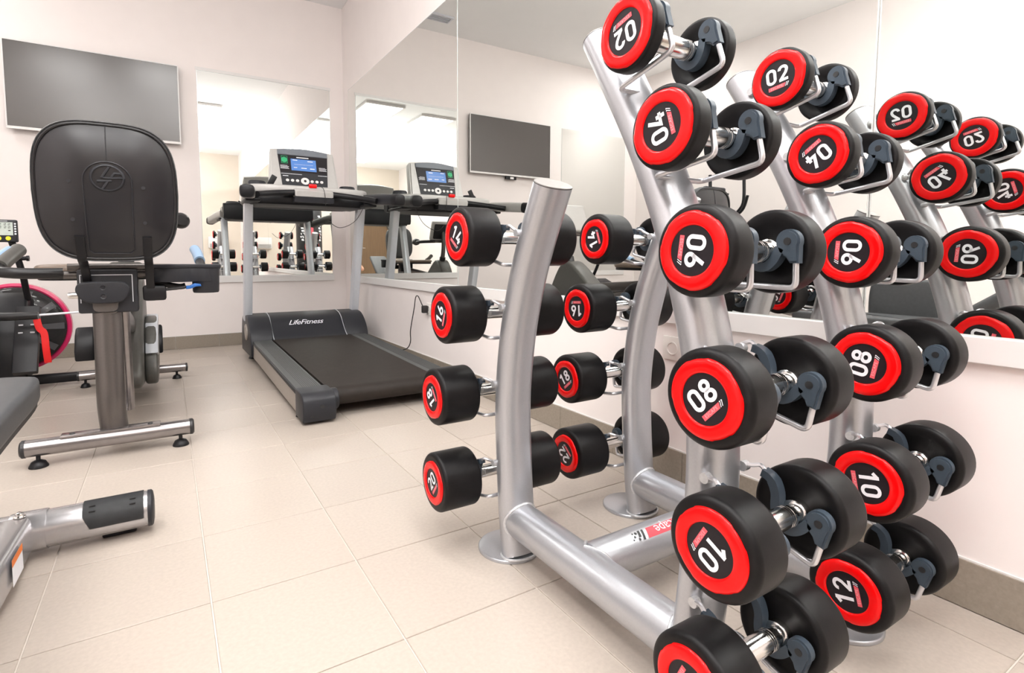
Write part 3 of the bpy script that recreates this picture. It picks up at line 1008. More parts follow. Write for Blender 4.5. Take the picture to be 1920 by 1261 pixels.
# logo lettering on the hood
def on_hood(u, v, w):
    # slope between y 4.20 (z .235) and 4.28 (z .305)
    d = Vector((0, 0.08, 0.070)).normalized()
    nrm = Vector((0, -d.z, d.y))
    return Vector((0.905 + u, 4.243, 0.273)) + d * v + nrm * (0.005 + w)
part('hood_lettering', text_bm('LifeFitness', 0.068, lambda u, v, w: on_hood(u, v, w), shear=0.45, spacing=0.92, xs=1.0), 'print', hm, smooth=False)
# uprights
def bar(bm, p, q, wx, wy, bev=0.008):
    sweep(bm, [Vector(p).lerp(Vector(q), k / 6) for k in range(7)], wx / 2, wy / 2, Vector((1, 0, 0)), 32, sup=7)
    return bm
for x in (0.519, 1.343):
    u = part('upright', bar(BM(), (x, 4.44, 0.30), (x, 4.20, 1.195), 0.060, 0.085), 'alu', tm, angle=30)
# arms with end caps
for s in (-1, 1):
    xm = TXC + s * 0.410
    xe = TXC + s * 0.492
    path = catmull([(xm, 4.26, 1.215), (TXC + s * 0.425, 4.05, 1.215), (TXC + s * 0.455, 3.82, 1.20), (xe, 3.585, 1.178)], 6)
    a = part('hand_arm', sweep(BM(), path, 0.041, 0.040, Vector((1, 0, 0)), 28, sup=4), 'console_silver' if s < 0 else 'grey_plastic', tm, angle=50)
    e = path[-1]
    d = (path[-1] - path[-2]).normalized()
    part('arm_cap', sweep(BM(), [e - d * 0.045, e + d * 0.002, e + d * 0.022, e + d * 0.030], 0.0435, 0.0425, Vector((1, 0, 0)), 28, sup=3, taper=lambda k: (1, 1, 0.9, 0.6)[min(3, int(k * 3 + 0.5))]), 'black_plastic', tm)
    part('under_tray', box(BM(), xm - 0.05, xm + 0.05, 3.95, 4.25, 1.155, 1.175, 0.008), 'black_plastic', tm)
# pulse grips and central bridge
gp = [(TXC - 0.405, 3.80, 1.185), (TXC - 0.27, 3.93, 1.215), (TXC - 0.13, 3.985, 1.232)]
part('pulse_grip', sweep(BM(), catmull(gp, 6), 0.021, 0.021, Vector((0, 0, 1)), 16), 'black_plastic', tm)
gp = [(TXC + 0.405, 3.80, 1.185), (TXC + 0.27, 3.93, 1.215), (TXC + 0.13, 3.985, 1.232)]
part('pulse_grip', sweep(BM(), catmull(gp, 6), 0.021, 0.021, Vector((0, 0, 1)), 16), 'black_plastic', tm)
br = part('grip_bridge', prism(BM(), [(3.955, 1.205), (3.95, 1.24), (3.975, 1.262), (4.10, 1.275), (4.10, 1.205)], 'x', TXC - 0.135, TXC + 0.135, 0.01, 3), 'console_silver', tm)
part('underside_lip', prism(BM(), [(3.962, 1.165), (3.952, 1.203), (4.12, 1.203), (4.12, 1.17)], 'x', TXC - 0.14, TXC + 0.14, 0.006, 2), 'grey_plastic', tm)
hs = catmull([(TXC - 0.435, 4.33, 0), (TXC - 0.43, 4.10, 0), (TXC - 0.33, 4.02, 0), (TXC - 0.15, 4.00, 0), (TXC + 0.15, 4.00, 0), (TXC + 0.33, 4.02, 0), (TXC + 0.43, 4.10, 0), (TXC + 0.435, 4.33, 0)], 5)
part('dash_shelf', prism(BM(), [(p.x, p.y) for p in hs], 'z', 1.225, 1.285, 0.014, 3), 'console_silver', tm)
hs2 = catmull([(TXC - 0.40, 4.40, 0), (TXC - 0.41, 4.12, 0), (TXC - 0.28, 4.04, 0), (TXC + 0.28, 4.04, 0), (TXC + 0.41, 4.12, 0), (TXC + 0.40, 4.40, 0)], 5)
part('dash_underside', prism(BM(), [(p.x, p.y) for p in hs2], 'z', 1.150, 1.226, 0.02, 3), 'black_plastic', tm)
for s in (-1, 1):
    x = TXC + s * 0.335
    bm = lathe(BM(), [(1.280, 0.0), (1.282, 0.044), (1.292, 0.046), (1.296, 0.052), (1.292, 0.056), (1.280, 0.057)], 28, 'z', (x, 4.18, 0))
    part('cup_holder', bm, 'black_plastic', tm)
    part('rear_pod', lathe(BM(), [(1.19, 0.0), (1.19, 0.05), (1.20, 0.06), (1.325, 0.062), (1.335, 0.055), (1.335, 0.0)], 28, 'z', (x - s * 0.0, 4.30, 0)), 'grey_plastic', tm)
part('rear_housing', sweep(BM(), [(TXC - 0.43 + 0.86 * k / 8, 4.385, 1.235) for k in range(9)], 0.055, 0.09, Vector((0, 1, 0)), 32, sup=3.5, taper=lambda k: 1 - 0.18 * abs(2 * k - 1) ** 6), 'grey_plastic', tm)
# handset clip standing on the shelf
bm = BM()
box(bm, -0.02, 0.02, -0.006, 0.006, 0.0, 0.075, 0.003)
bmesh.ops.rotate(bm, verts=bm.verts[:], cent=(0, 0, 0), matrix=Matrix.Rotation(R(28), 3, 'Y'))
bmesh.ops.translate(bm, verts=bm.verts[:], vec=(0.655, 4.12, 1.292))
part('clip', bm, 'black_plastic', tm)
# safety key and its cord
part('safety_key', box(BM(), 0.90, 0.955, 3.985, 4.01, 1.272, 1.30, 0.006), 'red', tm)
kc = catmull([(0.95, 3.99, 1.285), (0.99, 3.965, 1.275), (1.0, 3.945, 1.22), (1.005, 3.95, 1.15)], 6)
part('key_cord', sweep(BM(), kc, 0.0022, seg=6), 'cable', tm)
kc = catmull([(1.29, 3.96, 1.24), (1.30, 3.93, 1.20), (1.22, 3.93, 1.05), (1.10, 3.93, 0.99), (1.02, 3.95, 1.04)], 6)
part('key_cord', sweep(BM(), kc, 0.0022, seg=6), 'cable', tm)
# console head: tilted slab; (u across, v up the face, w out of the face)
c0 = Vector((TXC, 4.235, 1.285))
cu_ = Vector((1, 0, 0))
cv = Vector((0, 0.30, 1.0)).normalized()
cw = cu_.cross(cv)
cw = cw if cw.y < 0 else -cw
def C3(u, v, w=0.0):
    return c0 + cu_ * u + cv * v + cw * w
def slab(outline, w0, w1, bev=0):
    bm = BM()
    a = [bm.verts.new(C3(u, v, w0)) for u, v in outline]
    b = [bm.verts.new(C3(u, v, w1)) for u, v in outline]
    n = len(outline)
    f0, f1 = bm.faces.new(a), bm.faces.new(b[::-1])
    for i in range(n):
        bm.faces.new((a[i], a[(i + 1) % n], b[(i + 1) % n], b[i]))
    bmesh.ops.recalc_face_normals(bm, faces=bm.faces[:])
    if bev:
        bmesh.ops.bevel(bm, geom=list({e for f in (f0, f1) for e in f.edges}), offset=bev, segments=3, affect='EDGES')
    return bm
topc = [(-0.232 + 0.464 * k / 10, 0.318 + 0.020 * math.sin(PI * k / 10)) for k in range(11)]
hd = part('console_head', slab([(0.255, 0.0), (0.238, 0.29)] + topc[::-1] + [(-0.238, 0.29), (-0.255, 0.0)], -0.085, 0.0, 0.012), 'console_silver', tm)
topc = [(-0.185 + 0.37 * k / 10, 0.292 + 0.020 * math.sin(PI * k / 10)) for k in range(11)]
part('console_hood', slab([(0.185, 0.272)] + [(a, b + 0.018) for a, b in topc[::-1]] + [(-0.185, 0.272)], -0.01, 0.012, 0.003), 'slate', hd)
part('display_panel', slab([(0.166, 0.02), (0.185, 0.285), (-0.185, 0.285), (-0.166, 0.02)], -0.002, 0.004), 'grey_plastic', hd)
part('display_surround', slab([(0.174, 0.135), (0.182, 0.272), (-0.182, 0.272), (-0.174, 0.135)], 0.003, 0.0055), 'badge', hd)
part('lcd', slab([(0.093, 0.150), (0.093, 0.245), (-0.093, 0.245), (-0.093, 0.150)], 0.005, 0.0068), 'lcd', hd)
bm = BM()
for u0, u1, v0, v1 in ((-0.08, -0.045, 0.232, 0.237), (0.03, 0.07, 0.228, 0.234), (-0.075, -0.05, 0.172, 0.177), (-0.02, 0.02, 0.170, 0.176), (0.045, 0.08, 0.168, 0.175), (-0.07, 0.07, 0.2, 0.2015),
                       (-0.05, 0.04, 0.254, 0.261), (-0.172, -0.11, 0.160, 0.163), (-0.172, -0.115, 0.168, 0.171), (-0.172, -0.11, 0.176, 0.179), (-0.172, -0.12, 0.184, 0.187),
                       (0.112, 0.17, 0.160, 0.163), (0.112, 0.165, 0.168, 0.171), (0.112, 0.17, 0.176, 0.179), (0.112, 0.16, 0.184, 0.187), (-0.17, -0.02, 0.118, 0.121), (0.10, 0.17, 0.118, 0.121), (-0.16, -0.12, 0.100, 0.105)):
    vs = [bm.verts.new(C3(a, b, 0.0072)) for a, b in ((u0, v0), (u1, v0), (u1, v1), (u0, v1))]
    bm.faces.new(vs)
part('panel_print', bm, 'print', hd, smooth=False)
bm = BM()
pts = [bm.verts.new(C3(-0.140 + 0.022 * math.cos(a * PI / 10), 0.232 + 0.022 * math.sin(a * PI / 10), 0.0070)) for a in range(20)]
bm.faces.new(pts)
part('green_emblem', bm, 'green', hd, smooth=False)
bm = BM()
ribbon(bm, [(-0.160, 0.205), (-0.160, 0.262), (-0.118, 0.262), (-0.118, 0.205)], 0.003, lambda u, v: C3(u, v, 0.0069), True)
part('green_border', bm, 'green', hd, smooth=False)
for k, u in enumerate((-0.128, -0.092, -0.056, 0.0, 0.052, 0.088, 0.124)):
    r = 0.031 if k == 3 else 0.012
    bm = BM()
    o = [(u + r * math.cos(a * PI / 12), 0.068 + r * 0.9 * math.sin(a * PI / 12)) for a in range(24)]
    b_ = part('console_button', slab(o, 0.003, 0.008), 'white', hd)
    if k == 3:
        o = [(u + 0.010 * math.cos(a * PI / 8), 0.068 + 0.010 * math.sin(a * PI / 8)) for a in range(16)]
        part('stop_mark', slab(o, 0.0075, 0.0088), 'badge', hd)

# ------------------------------------------------------------------ recumbent bike
BX = -0.205
bk = thing('exercise_bike', 'recumbent exercise bike seen from behind its black moulded backrest', 'exercise bike', (BX, 3.1, 0))
def tube(name, pts, a, m, root, b=None, side=Vector((1, 0, 0)), seg=20, sup=2.0, smooth_n=0, fil=0, taper=None):
    p = fillet(pts, fil) if fil else (catmull(pts, smooth_n) if smooth_n else [Vector(q) for q in pts])
    return part(name, sweep(BM(), p, a, b, side, seg, sup=sup, taper=taper), m, root)
def foot(x, y, root, r=0.030, h=0.05):
    return part('levelling_foot', lathe(BM(), [(0.0, 0.0), (0.0, r), (0.004, r), (0.020, r * 0.72), (0.026, r * 0.35), (0.027, 0.007), (h, 0.007), (h, 0.0)], 24, 'z', (x, y, 0.0005)), 'black_plastic', root, angle=35)
# rear stabiliser
SY = 2.495
st = tube('rear_stabiliser', [(BX - 0.262, SY, 0.073), (BX + 0.262, SY, 0.073)], 0.031, 'bike_steel', bk, side=Vector((0, 1, 0)), seg=28)
for s in (-1, 1):
    part('end_plug', lathe(BM(), [(0, 0.0), (0, 0.0325), (s * 0.010, 0.0325), (s * 0.016, 0.026), (s * 0.017, 0.0)], 28, 'x', (BX + s * 0.262, SY, 0.073)), 'hole', st)
    foot(BX + s * 0.228, SY, bk)
    sd = part('stabiliser_bolt', lathe(BM(), [(0, 0.0), (0.004, 0.0), (0.004, 0.008), (0.0, 0.010)], 12, 'z', (BX + s * 0.125, SY, 0.107)), 'hole', st)
part('mount_plate', box(BM(), BX - 0.16, BX + 0.16, SY - 0.022, SY + 0.03, 0.098, 0.1075, 0.003), 'bike_steel', bk)
# rear column: oval tube bowing forward as it drops
tube('rear_column', [(BX - 0.001, 2.535, 0.60), (BX, 2.528, 0.48), (BX, 2.518, 0.34), (BX, 2.512, 0.20), (BX + 0.004, 2.53, 0.105)], 0.047, 'bike_metal', bk, b=0.040, smooth_n=6, seg=36)
tube('rear_column_strut', [(BX + 0.045, 2.62, 0.57), (BX + 0.045, 2.66, 0.36), (BX + 0.045, 2.70, 0.13)], 0.022, 'bike_steel', bk, b=0.022, smooth_n=5)
tube('floor_beam', [(BX, 2.52, 0.10), (BX, 2.9, 0.11), (BX, 3.5, 0.12), (BX, 3.95, 0.09)], 0.035, 'bike_steel', bk, b=0.03, smooth_n=5, seg=24)
# seat carriage
pp = catmull([(BX - 0.088, 0.665, 0), (BX - 0.070, 0.692, 0), (BX, 0.696, 0), (BX + 0.062, 0.692, 0), (BX + 0.082, 0.665, 0), (BX + 0.066, 0.630, 0), (BX + 0.04, 0.614, 0), (BX - 0.04, 0.614, 0), (BX - 0.072, 0.630, 0)], 5, closed=True)
ep = part('end_plate', prism(BM(), [(p.x, p.y - 0.014) for p in pp], 'y', 2.455, 2.475, 0.007, 3), 'grey_plastic', bk)
bm = BM()
for z in (0.658, 0.625):
    lathe(bm, [(0.0, 0.005), (-0.002, 0.0095), (0.004, 0.0095)], 16, 'y', (BX - 0.003, 2.4545, z))
    lathe(bm, [(-0.001, 0.0), (-0.001, 0.006), (0.004, 0.006)], 6, 'y', (BX - 0.003, 2.4545, z))
part('screw_head', bm, 'rubber_in', ep)
bm = box(BM(), BX - 0.085, BX + 0.105, 2.49, 2.62, 0.56, 0.725, 0.008)
part('carriage_box', bm, 'grey_plastic', bk)
bm = BM()
ribbon(bm, [(-0.075, 0.60), (-0.075, 0.705), (0.088, 0.705), (0.088, 0.60)], 0.003, lambda u, v: (BX + u, 2.487, v))
part('carriage_edge', bm, 'alu', bk, smooth=False)
tube('slanted_rail', [(BX + 0.01, 2.5, 0.60), (BX + 0.03, 3.6, 0.36)], 0.030, 'bike_metal', bk, b=0.045, sup=4)
tube('seat_rail', [(BX, 2.48, 0.60), (BX + 0.012, 3.5, 0.52)], 0.040, 'bike_metal', bk, b=0.035, sup=4)
tube('cross_tube', [(BX - 0.115, 2.53, 0.735), (BX + 0.135, 2.53, 0.735)], 0.013, 'bike_metal', bk, side=Vector((0, 1, 0)))
tube('cross_tube', [(BX - 0.13, 2.54, 0.705), (BX + 0.15, 2.54, 0.705)], 0.015, 'bike_metal', bk, side=Vector((0, 1, 0)))
part('latch_block', box(BM(), BX + 0.120, BX + 0.20, 2.50, 2.56, 0.60, 0.66, 0.010), 'black_plastic', bk)
tube('lever_stem', [(BX + 0.19, 2.52, 0.642), (BX + 0.235, 2.515, 0.646), (BX + 0.27, 2.51, 0.652)], 0.006, 'hole', bk)
part('lever_tab', prism(BM(), [(BX + 0.27, 0.643), (BX + 0.288, 0.645), (BX + 0.305, 0.653), (BX + 0.325, 0.654), (BX + 0.322, 0.663), (BX + 0.30, 0.666), (BX + 0.284, 0.657), (BX + 0.27, 0.656)], 'y', 2.49, 2.53, 0.002), 'blue', bk)
part('latch_screw', lathe(BM(), [(0.025, 0.0), (0.025, 0.012), (-0.008, 0.012), (-0.022, 0.010), (-0.022, 0.0)], 14, 'x', (BX - 0.095, 2.52, 0.628)), 'chrome', bk)
# seat cushion
sp = catmull([(BX - 0.235, 2.66, 0), (BX - 0.24, 2.95, 0), (BX - 0.17, 3.08, 0), (BX, 3.10, 0), (BX + 0.17, 3.08, 0), (BX + 0.24, 2.95, 0), (BX + 0.235, 2.66, 0), (BX + 0.12, 2.58, 0), (BX - 0.12, 2.58, 0)], 5, closed=True)
part('seat_cushion', prism(BM(), [(p.x, p.y) for p in sp], 'z', 0.700, 0.742, 0.02, 4), 'tan', bk)
part('seat_pan', prism(BM(), [(BX + (p.x - BX) * 0.96, 2.84 + (p.y - 2.84) * 0.96) for p in sp], 'z', 0.682, 0.701, 0.006, 2), 'black_plastic', bk)
# moulded backrest: superelliptic shell leaning back
bc = Vector((BX + 0.037, 2.355, 1.000))
bv = Vector((0.0, -0.15, 1)).normalized()
bn = Vector((0, -bv.z, bv.y))        # towards the camera
HWX, HHZ = 0.216, 0.246
def shape(k, a):
    c, s = math.cos(a), math.sin(a)
    e = 2 / 3.4
    x = math.copysign(abs(c) ** e, c) * HWX * k
    z = math.copysign(abs(s) ** e, s) * HHZ * k
    x *= 1 + (0.03 if z < 0 else -0.02) * (z / HHZ)
    return x, z
def dome(x, z):
    q = min(1, ((abs(x) / HWX) ** 3 + (abs(z) / HHZ) ** 3) ** (1 / 3))
    return 0.052 * (1 - q ** 2.6)
bm = BM()
rings = []
NS = 64
for k in [i / 16 for i in range(17)]:
    if k == 0:
        rings.append([bm.verts.new(bc + bn * dome(0, 0))])
        continue
    ring = []
    for j in range(NS):
        x, z = shape(k * 0.965, 2 * PI * j / NS)
        ring.append(bm.verts.new(bc + Vector((1, 0, 0)) * x + bv * z + bn * dome(x, z)))
    rings.append(ring)
for a, b in zip(rings, rings[1:]):
    for j in range(NS):
        jj = (j + 1) % NS
        if len(a) == 1:
            bm.faces.new((a[0], b[jj], b[j]))
        else:
            bm.faces.new((a[j], a[jj], b[jj], b[j]))
back = part('backrest_shell', bm, 'shell', bk, angle=80)
# padded front half and piped edge
bm = BM()
rings = []
for (k, d) in ((0.965, 0.004), (0.99, 0.009), (1.0, 0.0), (1.0, -0.025), (0.97, -0.048), (0.85, -0.060), (0.5, -0.066)):
    rings.append([bm.verts.new(bc + Vector((1, 0, 0)) * shape(k, 2 * PI * j / NS)[0] + bv * shape(k, 2 * PI * j / NS)[1] + bn * d) for j in range(NS)])
for a, b in zip(rings, rings[1:]):
    for j in range(NS):
        bm.faces.new((a[j], a[(j + 1) % NS], b[(j + 1) % NS], b[j]))
bm.faces.new(rings[-1])
part('backrest_pad', bm, 'vinyl_grey', bk, angle=60)
pth = [bc + Vector((1, 0, 0)) * shape(0.955, 2 * PI * j / NS)[0] + bv * shape(0.955, 2 * PI * j / NS)[1] + bn * 0.006 for j in range(NS + 1)]
part('backrest_piping', sweep(BM(), pth, 0.0055, seg=8, caps=False), 'vinyl', bk)
def on_back(x, z, w=0.0):
    return bc + Vector((1, 0, 0)) * x + bv * z + bn * (dome(x, z) + w)
def surf_ribbon(pts, wd, w, closed=False):
    """a raised bead that follows the curved shell"""
    dense = []
    n = len(pts)
    for i in range(n if closed else n - 1):
        a, b = Vector(pts[i]), Vector(pts[(i + 1) % n])
        m_ = max(1, int((b - a).length / 0.012))
        for k in range(m_):
            dense.append(a.lerp(b, k / m_))
    if not closed:
        dense.append(Vector(pts[-1]))
    path = [on_back(p.x, p.y, w) for p in dense]
    if closed:
        path.append(path[0])
    return sweep(BM(), path, wd, wd * 0.6, Vector((0, 0, 1)), 8, caps=not closed)
ux = -0.012
ux = 0.002
u_pts = [(ux - 0.068, -0.200), (ux - 0.070, 0.035)] + arc(ux, 0.044, 0.070, 0.066, 180, 0, 14) + [(ux + 0.070, 0.035), (ux + 0.068, -0.200)]
part('moulded_groove', surf_ribbon(u_pts + [(ux + 0.055, -0.213), (ux - 0.055, -0.213)], 0.0045, -0.0005, True), 'rubber_in', back)
part('moulded_groove', surf_ribbon([(ux * 0.6, 0.232), (ux, 0.114)], 0.0026, 0.0), 'rubber_in', back)
part('emblem_ring', surf_ribbon(arc(ux, 0.055, 0.048, 0.044, 0, 345, 23), 0.0050, 0.001, True), 'grey_plastic', back)
bm = BM()
S_ = 1.2
for pl_ in (((0.008, 0.096), (-0.016, 0.056), (0.004, 0.055), (0.044, 0.058)), ((0.044, 0.072), (0.020, 0.072), (0.012, 0.058)), ((0.002, 0.046), (-0.016, 0.016)), ((0.012, 0.046), (-0.030, 0.043))):
    dense = []
    for a, b in zip(pl_, pl_[1:]):
        for k in range(5):
            dense.append(Vector(a).lerp(Vector(b), k / 5))
    dense.append(Vector(pl_[-1]))
    sweep(bm, [on_back(ux + p.x, p.y, 0.001) for p in dense], 0.0044, 0.0034, Vector((0, 0, 1)), 8)
part('emblem_strokes', bm, 'grey_plastic', back)
for (x, z) in ((-0.108, 0.038), (0.106, 0.028), (-0.104, -0.092), (0.106, -0.098)):
    p = on_back(x, z, 0.0025)
    bm = lathe(BM(), [(0.0, 0.0), (0.0, 0.0064), (0.006, 0.0064)], 14, 'y', p)
    part('screw_hole', bm, 'rubber_in', back)
for s in (-1, 1):
    x0 = s * 0.100 + 0.010
    pth = [on_back(x0, z, 0.003) for z in (-0.150, -0.18, -0.205, -0.225, -0.240)]
    pth += [Vector((pth[0].x, 2.44, 0.735)), Vector((pth[0].x, 2.50, 0.66)), Vector((pth[0].x, 2.515, 0.60))]
    part('back_bracket', sweep(BM(), catmull(pth, 4), 0.0145, 0.0045, Vector((1, 0, 0)), 16, sup=6), 'black_plastic', bk)
# side grip on the left, ending in a pale blue pulse pad
tube('side_grip', [(BX - 0.13, 2.54, 0.712), (BX - 0.22, 2.53, 0.712), (BX - 0.285, 2.53, 0.716), (BX - 0.318, 2.56, 0.722), (BX - 0.325, 2.63, 0.740), (BX - 0.318, 2.72, 0.765)], 0.020, 'vinyl', bk, smooth_n=6, side=Vector((0, 0, 1)))
tube('pulse_pad', [(BX - 0.325, 2.60, 0.735), (BX - 0.320, 2.70, 0.762), (BX - 0.305, 2.82, 0.80)], 0.027, 'shroud', bk, smooth_n=4, side=Vector((0, 0, 1)))
tube('pulse_sensor', [(BX - 0.341, 2.62, 0.752), (BX - 0.337, 2.70, 0.775), (BX - 0.325, 2.78, 0.80)], 0.016, 'blue_pale', bk, smooth_n=4, side=Vector((0, 0, 1)))
# right side: grip plus the twin cup tray
tube('side_grip', [(BX + 0.14, 2.54, 0.712), (BX + 0.30, 2.58, 0.712), (BX + 0.335, 2.66, 0.73), (BX + 0.33, 2.80, 0.77)], 0.018, 'vinyl', bk, smooth_n=6, side=Vector((0, 0, 1)))
tube('pulse_sensor', [(BX + 0.334, 2.74, 0.757), (BX + 0.329, 2.84, 0.79), (BX + 0.322, 2.90, 0.81)], 0.022, 'blue_pale', bk, smooth_n=4, side=Vector((0, 0, 1)))
tr = catmull([(BX + 0.15, 2.52, 0), (BX + 0.15, 2.60, 0), (BX + 0.24, 2.63, 0), (BX + 0.30, 2.605, 0), (BX + 0.35, 2.625, 0), (BX + 0.395, 2.585, 0), (BX + 0.395, 2.525, 0), (BX + 0.345, 2.49, 0), (BX + 0.295, 2.505, 0), (BX + 0.24, 2.485, 0)], 5, closed=True)
def tray_slab(z0, z1, k=1.0, clip=None, bev=0.004):
    cx = BX + 0.27
    o = [(cx + (p.x - cx) * k, 2.555 + (p.y - 2.555) * k) for p in tr]
    return prism(BM(), o, 'z', z0, z1, bev, 2)
part('tray_body', tray_slab(0.672, 0.732, 0.95), 'grey_plastic', bk)
part('tray_rim', tray_slab(0.728, 0.744, 1.03), 'grey_plastic', bk)
part('bottle_cup', lathe(BM(), [(0.625, 0.0), (0.625, 0.047), (0.632, 0.050), (0.728, 0.053), (0.728, 0.0)], 32, 'z', (BX + 0.345, 2.550, 0)), 'grey_plastic', bk)
tube('tray_arm', [(BX + 0.15, 2.56, 0.675), (BX + 0.24, 2.56, 0.652), (BX + 0.27, 2.56, 0.655)], 0.012, 'hole', bk, smooth_n=4)
# front: shroud, console mast, console, pedals, front stabiliser
sh = catmull([(3.12, 0.13, 0), (3.18, 0.30, 0), (3.45, 0.52, 0), (3.68, 0.70, 0), (3.80, 0.745, 0), (3.90, 0.68, 0), (4.02, 0.48, 0), (4.10, 0.25, 0), (4.05, 0.11, 0), (3.6, 0.085, 0)], 5, closed=True)
part('shroud', prism(BM(), [(p.x, p.y) for p in sh], 'x', BX - 0.085, BX + 0.085, 0.025, 4), 'shroud', bk, angle=60)
sh2 = catmull([(3.35, 0.10, 0), (3.38, 0.26, 0), (3.55, 0.40, 0), (3.8, 0.42, 0), (3.98, 0.32, 0), (4.02, 0.15, 0), (3.7, 0.08, 0)], 5, closed=True)
part('side_cover', prism(BM(), [(p.x, p.y) for p in sh2], 'x', BX + 0.085, BX + 0.145, 0.016, 3), 'shroud', bk)
part('side_cover_cap', prism(BM(), [(3.36, 0.26), (3.54, 0.40), (3.80, 0.43), (3.80, 0.37), (3.56, 0.33), (3.40, 0.24)], 'x', BX + 0.088, BX + 0.150, 0.008, 2), 'alu', bk)
tube('console_mast', [(BX, 3.80, 0.68), (BX, 3.86, 0.90), (BX, 3.84, 1.12)], 0.028, 'bike_metal', bk, smooth_n=5, taper=lambda k: 1.1 - 0.25 * k)
tube('mast_collar', [(BX, 3.822, 0.735), (BX, 3.836, 0.78)], 0.040, 'hole', bk)
cn = BM()
box(cn, -0.165, 0.165, -0.03, 0.03, -0.13, 0.13, 0.018, 3)
bmesh.ops.rotate(cn, verts=cn.verts[:], cent=(0, 0, 0), matrix=Matrix.Rotation(R(-20), 3, 'X'))
bmesh.ops.translate(cn, verts=cn.verts[:], vec=(BX, 3.82, 1.13))
c_ = part('console', cn, 'console_silver', bk)
cn = BM()
box(cn, -0.135, 0.135, 0.025, 0.045, -0.10, 0.10, 0.014, 2)
bmesh.ops.rotate(cn, verts=cn.verts[:], cent=(0, 0, 0), matrix=Matrix.Rotation(R(-20), 3, 'X'))
bmesh.ops.translate(cn, verts=cn.verts[:], vec=(BX, 3.82, 1.13))
part('console_back', cn, 'black_plastic', c_)
tube('front_bar', [(BX - 0.10, 3.80, 0.99), (BX - 0.26, 3.78, 0.985), (BX - 0.30, 3.70, 0.98), (BX - 0.30, 3.58, 0.975)], 0.018, 'vinyl', bk, fil=0.05, side=Vector((0, 0, 1)))
tube('front_bar', [(BX + 0.10, 3.80, 0.99), (BX + 0.26, 3.78, 0.985), (BX + 0.30, 3.70, 0.98), (BX + 0.30, 3.55, 0.975)], 0.020, 'vinyl', bk, fil=0.05, side=Vector((0, 0, 1)))
part('grip_horn', lathe(BM(), [(-0.05, 0.0), (-0.05, 0.026), (-0.03, 0.040), (0.0, 0.047), (0.05, 0.040), (0.07, 0.022), (0.07, 0.0)], 28, 'y', (BX + 0.285, 3.60, 0.985)), 'vinyl', bk)
tube('front_bar', [(BX - 0.12, 3.80, 0.99), (BX + 0.12, 3.80, 0.99)], 0.018, 'bike_metal', bk, side=Vector((0, 0, 1)))
for s in (-1, 1):
    yy, zz = (3.64, 0.295) if s < 0 else (4.08, 0.24)
    xo = BX + s * (0.155 if s < 0 else 0.115)
    tube('crank', [(BX + s * 0.087, 3.84, 0.26), (xo, 3.84 + (yy - 3.84) * 0.7, 0.26 + (zz - 0.26) * 0.7)], 0.012, 'hole', bk)
    px_ = BX + s * 0.195 if s < 0 else BX + 0.12
    pd = prism(BM(), [(yy - 0.06, zz - 0.085), (yy - 0.07, zz - 0.03), (yy - 0.02, zz + 0.055), (yy + 0.03, zz + 0.09), (yy + 0.05, zz + 0.05), (yy + 0.04, zz - 0.03), (yy - 0.03, zz - 0.09)], 'x', px_ - 0.045, px_ + 0.045, 0.012, 3)
    part('pedal', pd, 'black_plastic', bk)
fs = tube('front_stabiliser', [(BX - 0.262, 3.91, 0.068), (BX + 0.285, 3.91, 0.068)], 0.026, 'bike_steel', bk, side=Vector((0, 1, 0)), seg=24)
for s, dx in ((-1, 0.262), (1, 0.285)):
    part('end_plug', lathe(BM(), [(0, 0.0), (0, 0.0275), (s * 0.010, 0.0275), (s * 0.014, 0.0)], 24, 'x', (BX + s * dx, 3.91, 0.068)), 'hole', fs)
    foot(BX + s * 0.235, 3.91, bk, 0.026)

# ------------------------------------------------------------------ weight bench at the left edge
bn_ = thing('weight_bench', 'silver weight bench with dark grey padding, cut off by the left edge', 'bench', (-0.42, 1.3, 0))
sb = part('floor_tube', sweep(BM(), [(-0.068, 1.752, 0.063), (-0.95, 1.752, 0.063)], 0.048, 0.048, Vector((0, 1, 0)), 36), 'bench_silver', bn_)
part('tube_end_cap', lathe(BM(), [(-0.003, 0.0), (-0.003, 0.0495), (0.006, 0.0495), (0.010, 0.045), (0.0125, 0.030), (0.013, 0.0)], 36, 'x', (-0.068, 1.752, 0.063)), 'grey_plastic', sb)
bm = BM()
sec = []
for (rad) in (0.0488, 0.0508):
    sec.append([(rad * math.cos(R(a)), rad * math.sin(R(a))) for a in range(52, 193, 10)])
for xx in (-0.079, -0.222):
    pass
rows = []
for rad, xs in ((0.0505, (-0.080, -0.216)),):
    for k in range(15):
        a = R(48 + 10 * k)
        skew = 0.0 if k < 11 else -0.004 * (k - 10)
        rows.append([bm.verts.new((xs[0] + skew * 0, 1.752 + 0.0508 * math.cos(a), 0.063 + 0.0508 * math.sin(a))), bm.verts.new((xs[1] - skew, 1.752 + 0.0508 * math.cos(a), 0.063 + 0.0508 * math.sin(a)))])
for a, b in zip(rows, rows[1:]):
    bm.faces.new((a[0], a[1], b[1], b[0]))
bmesh.ops.solidify(bm, geom=bm.faces[:], thickness=0.002)
ft = part('foot_guard', bm, 'vinyl_grey', sb)
bm = BM()
for x in (-0.105, -0.195):
    for a in (118, 136):
        for k in (0,):
            p = (x, 1.752 + 0.0520 * math.cos(R(a)), 0.063 + 0.0520 * math.sin(R(a)))
            box(bm, p[0] - 0.007, p[0] + 0.007, p[1] - 0.002, p[1] + 0.002, p[2] - 0.001, p[2] + 0.001)
part('guard_slots', bm, 'hole', ft, smooth=False)
part('tube_pad', box(BM(), -0.180, -0.100, 1.752, 1.782, 0.001, 0.022, 0.004), 'black_plastic', sb)
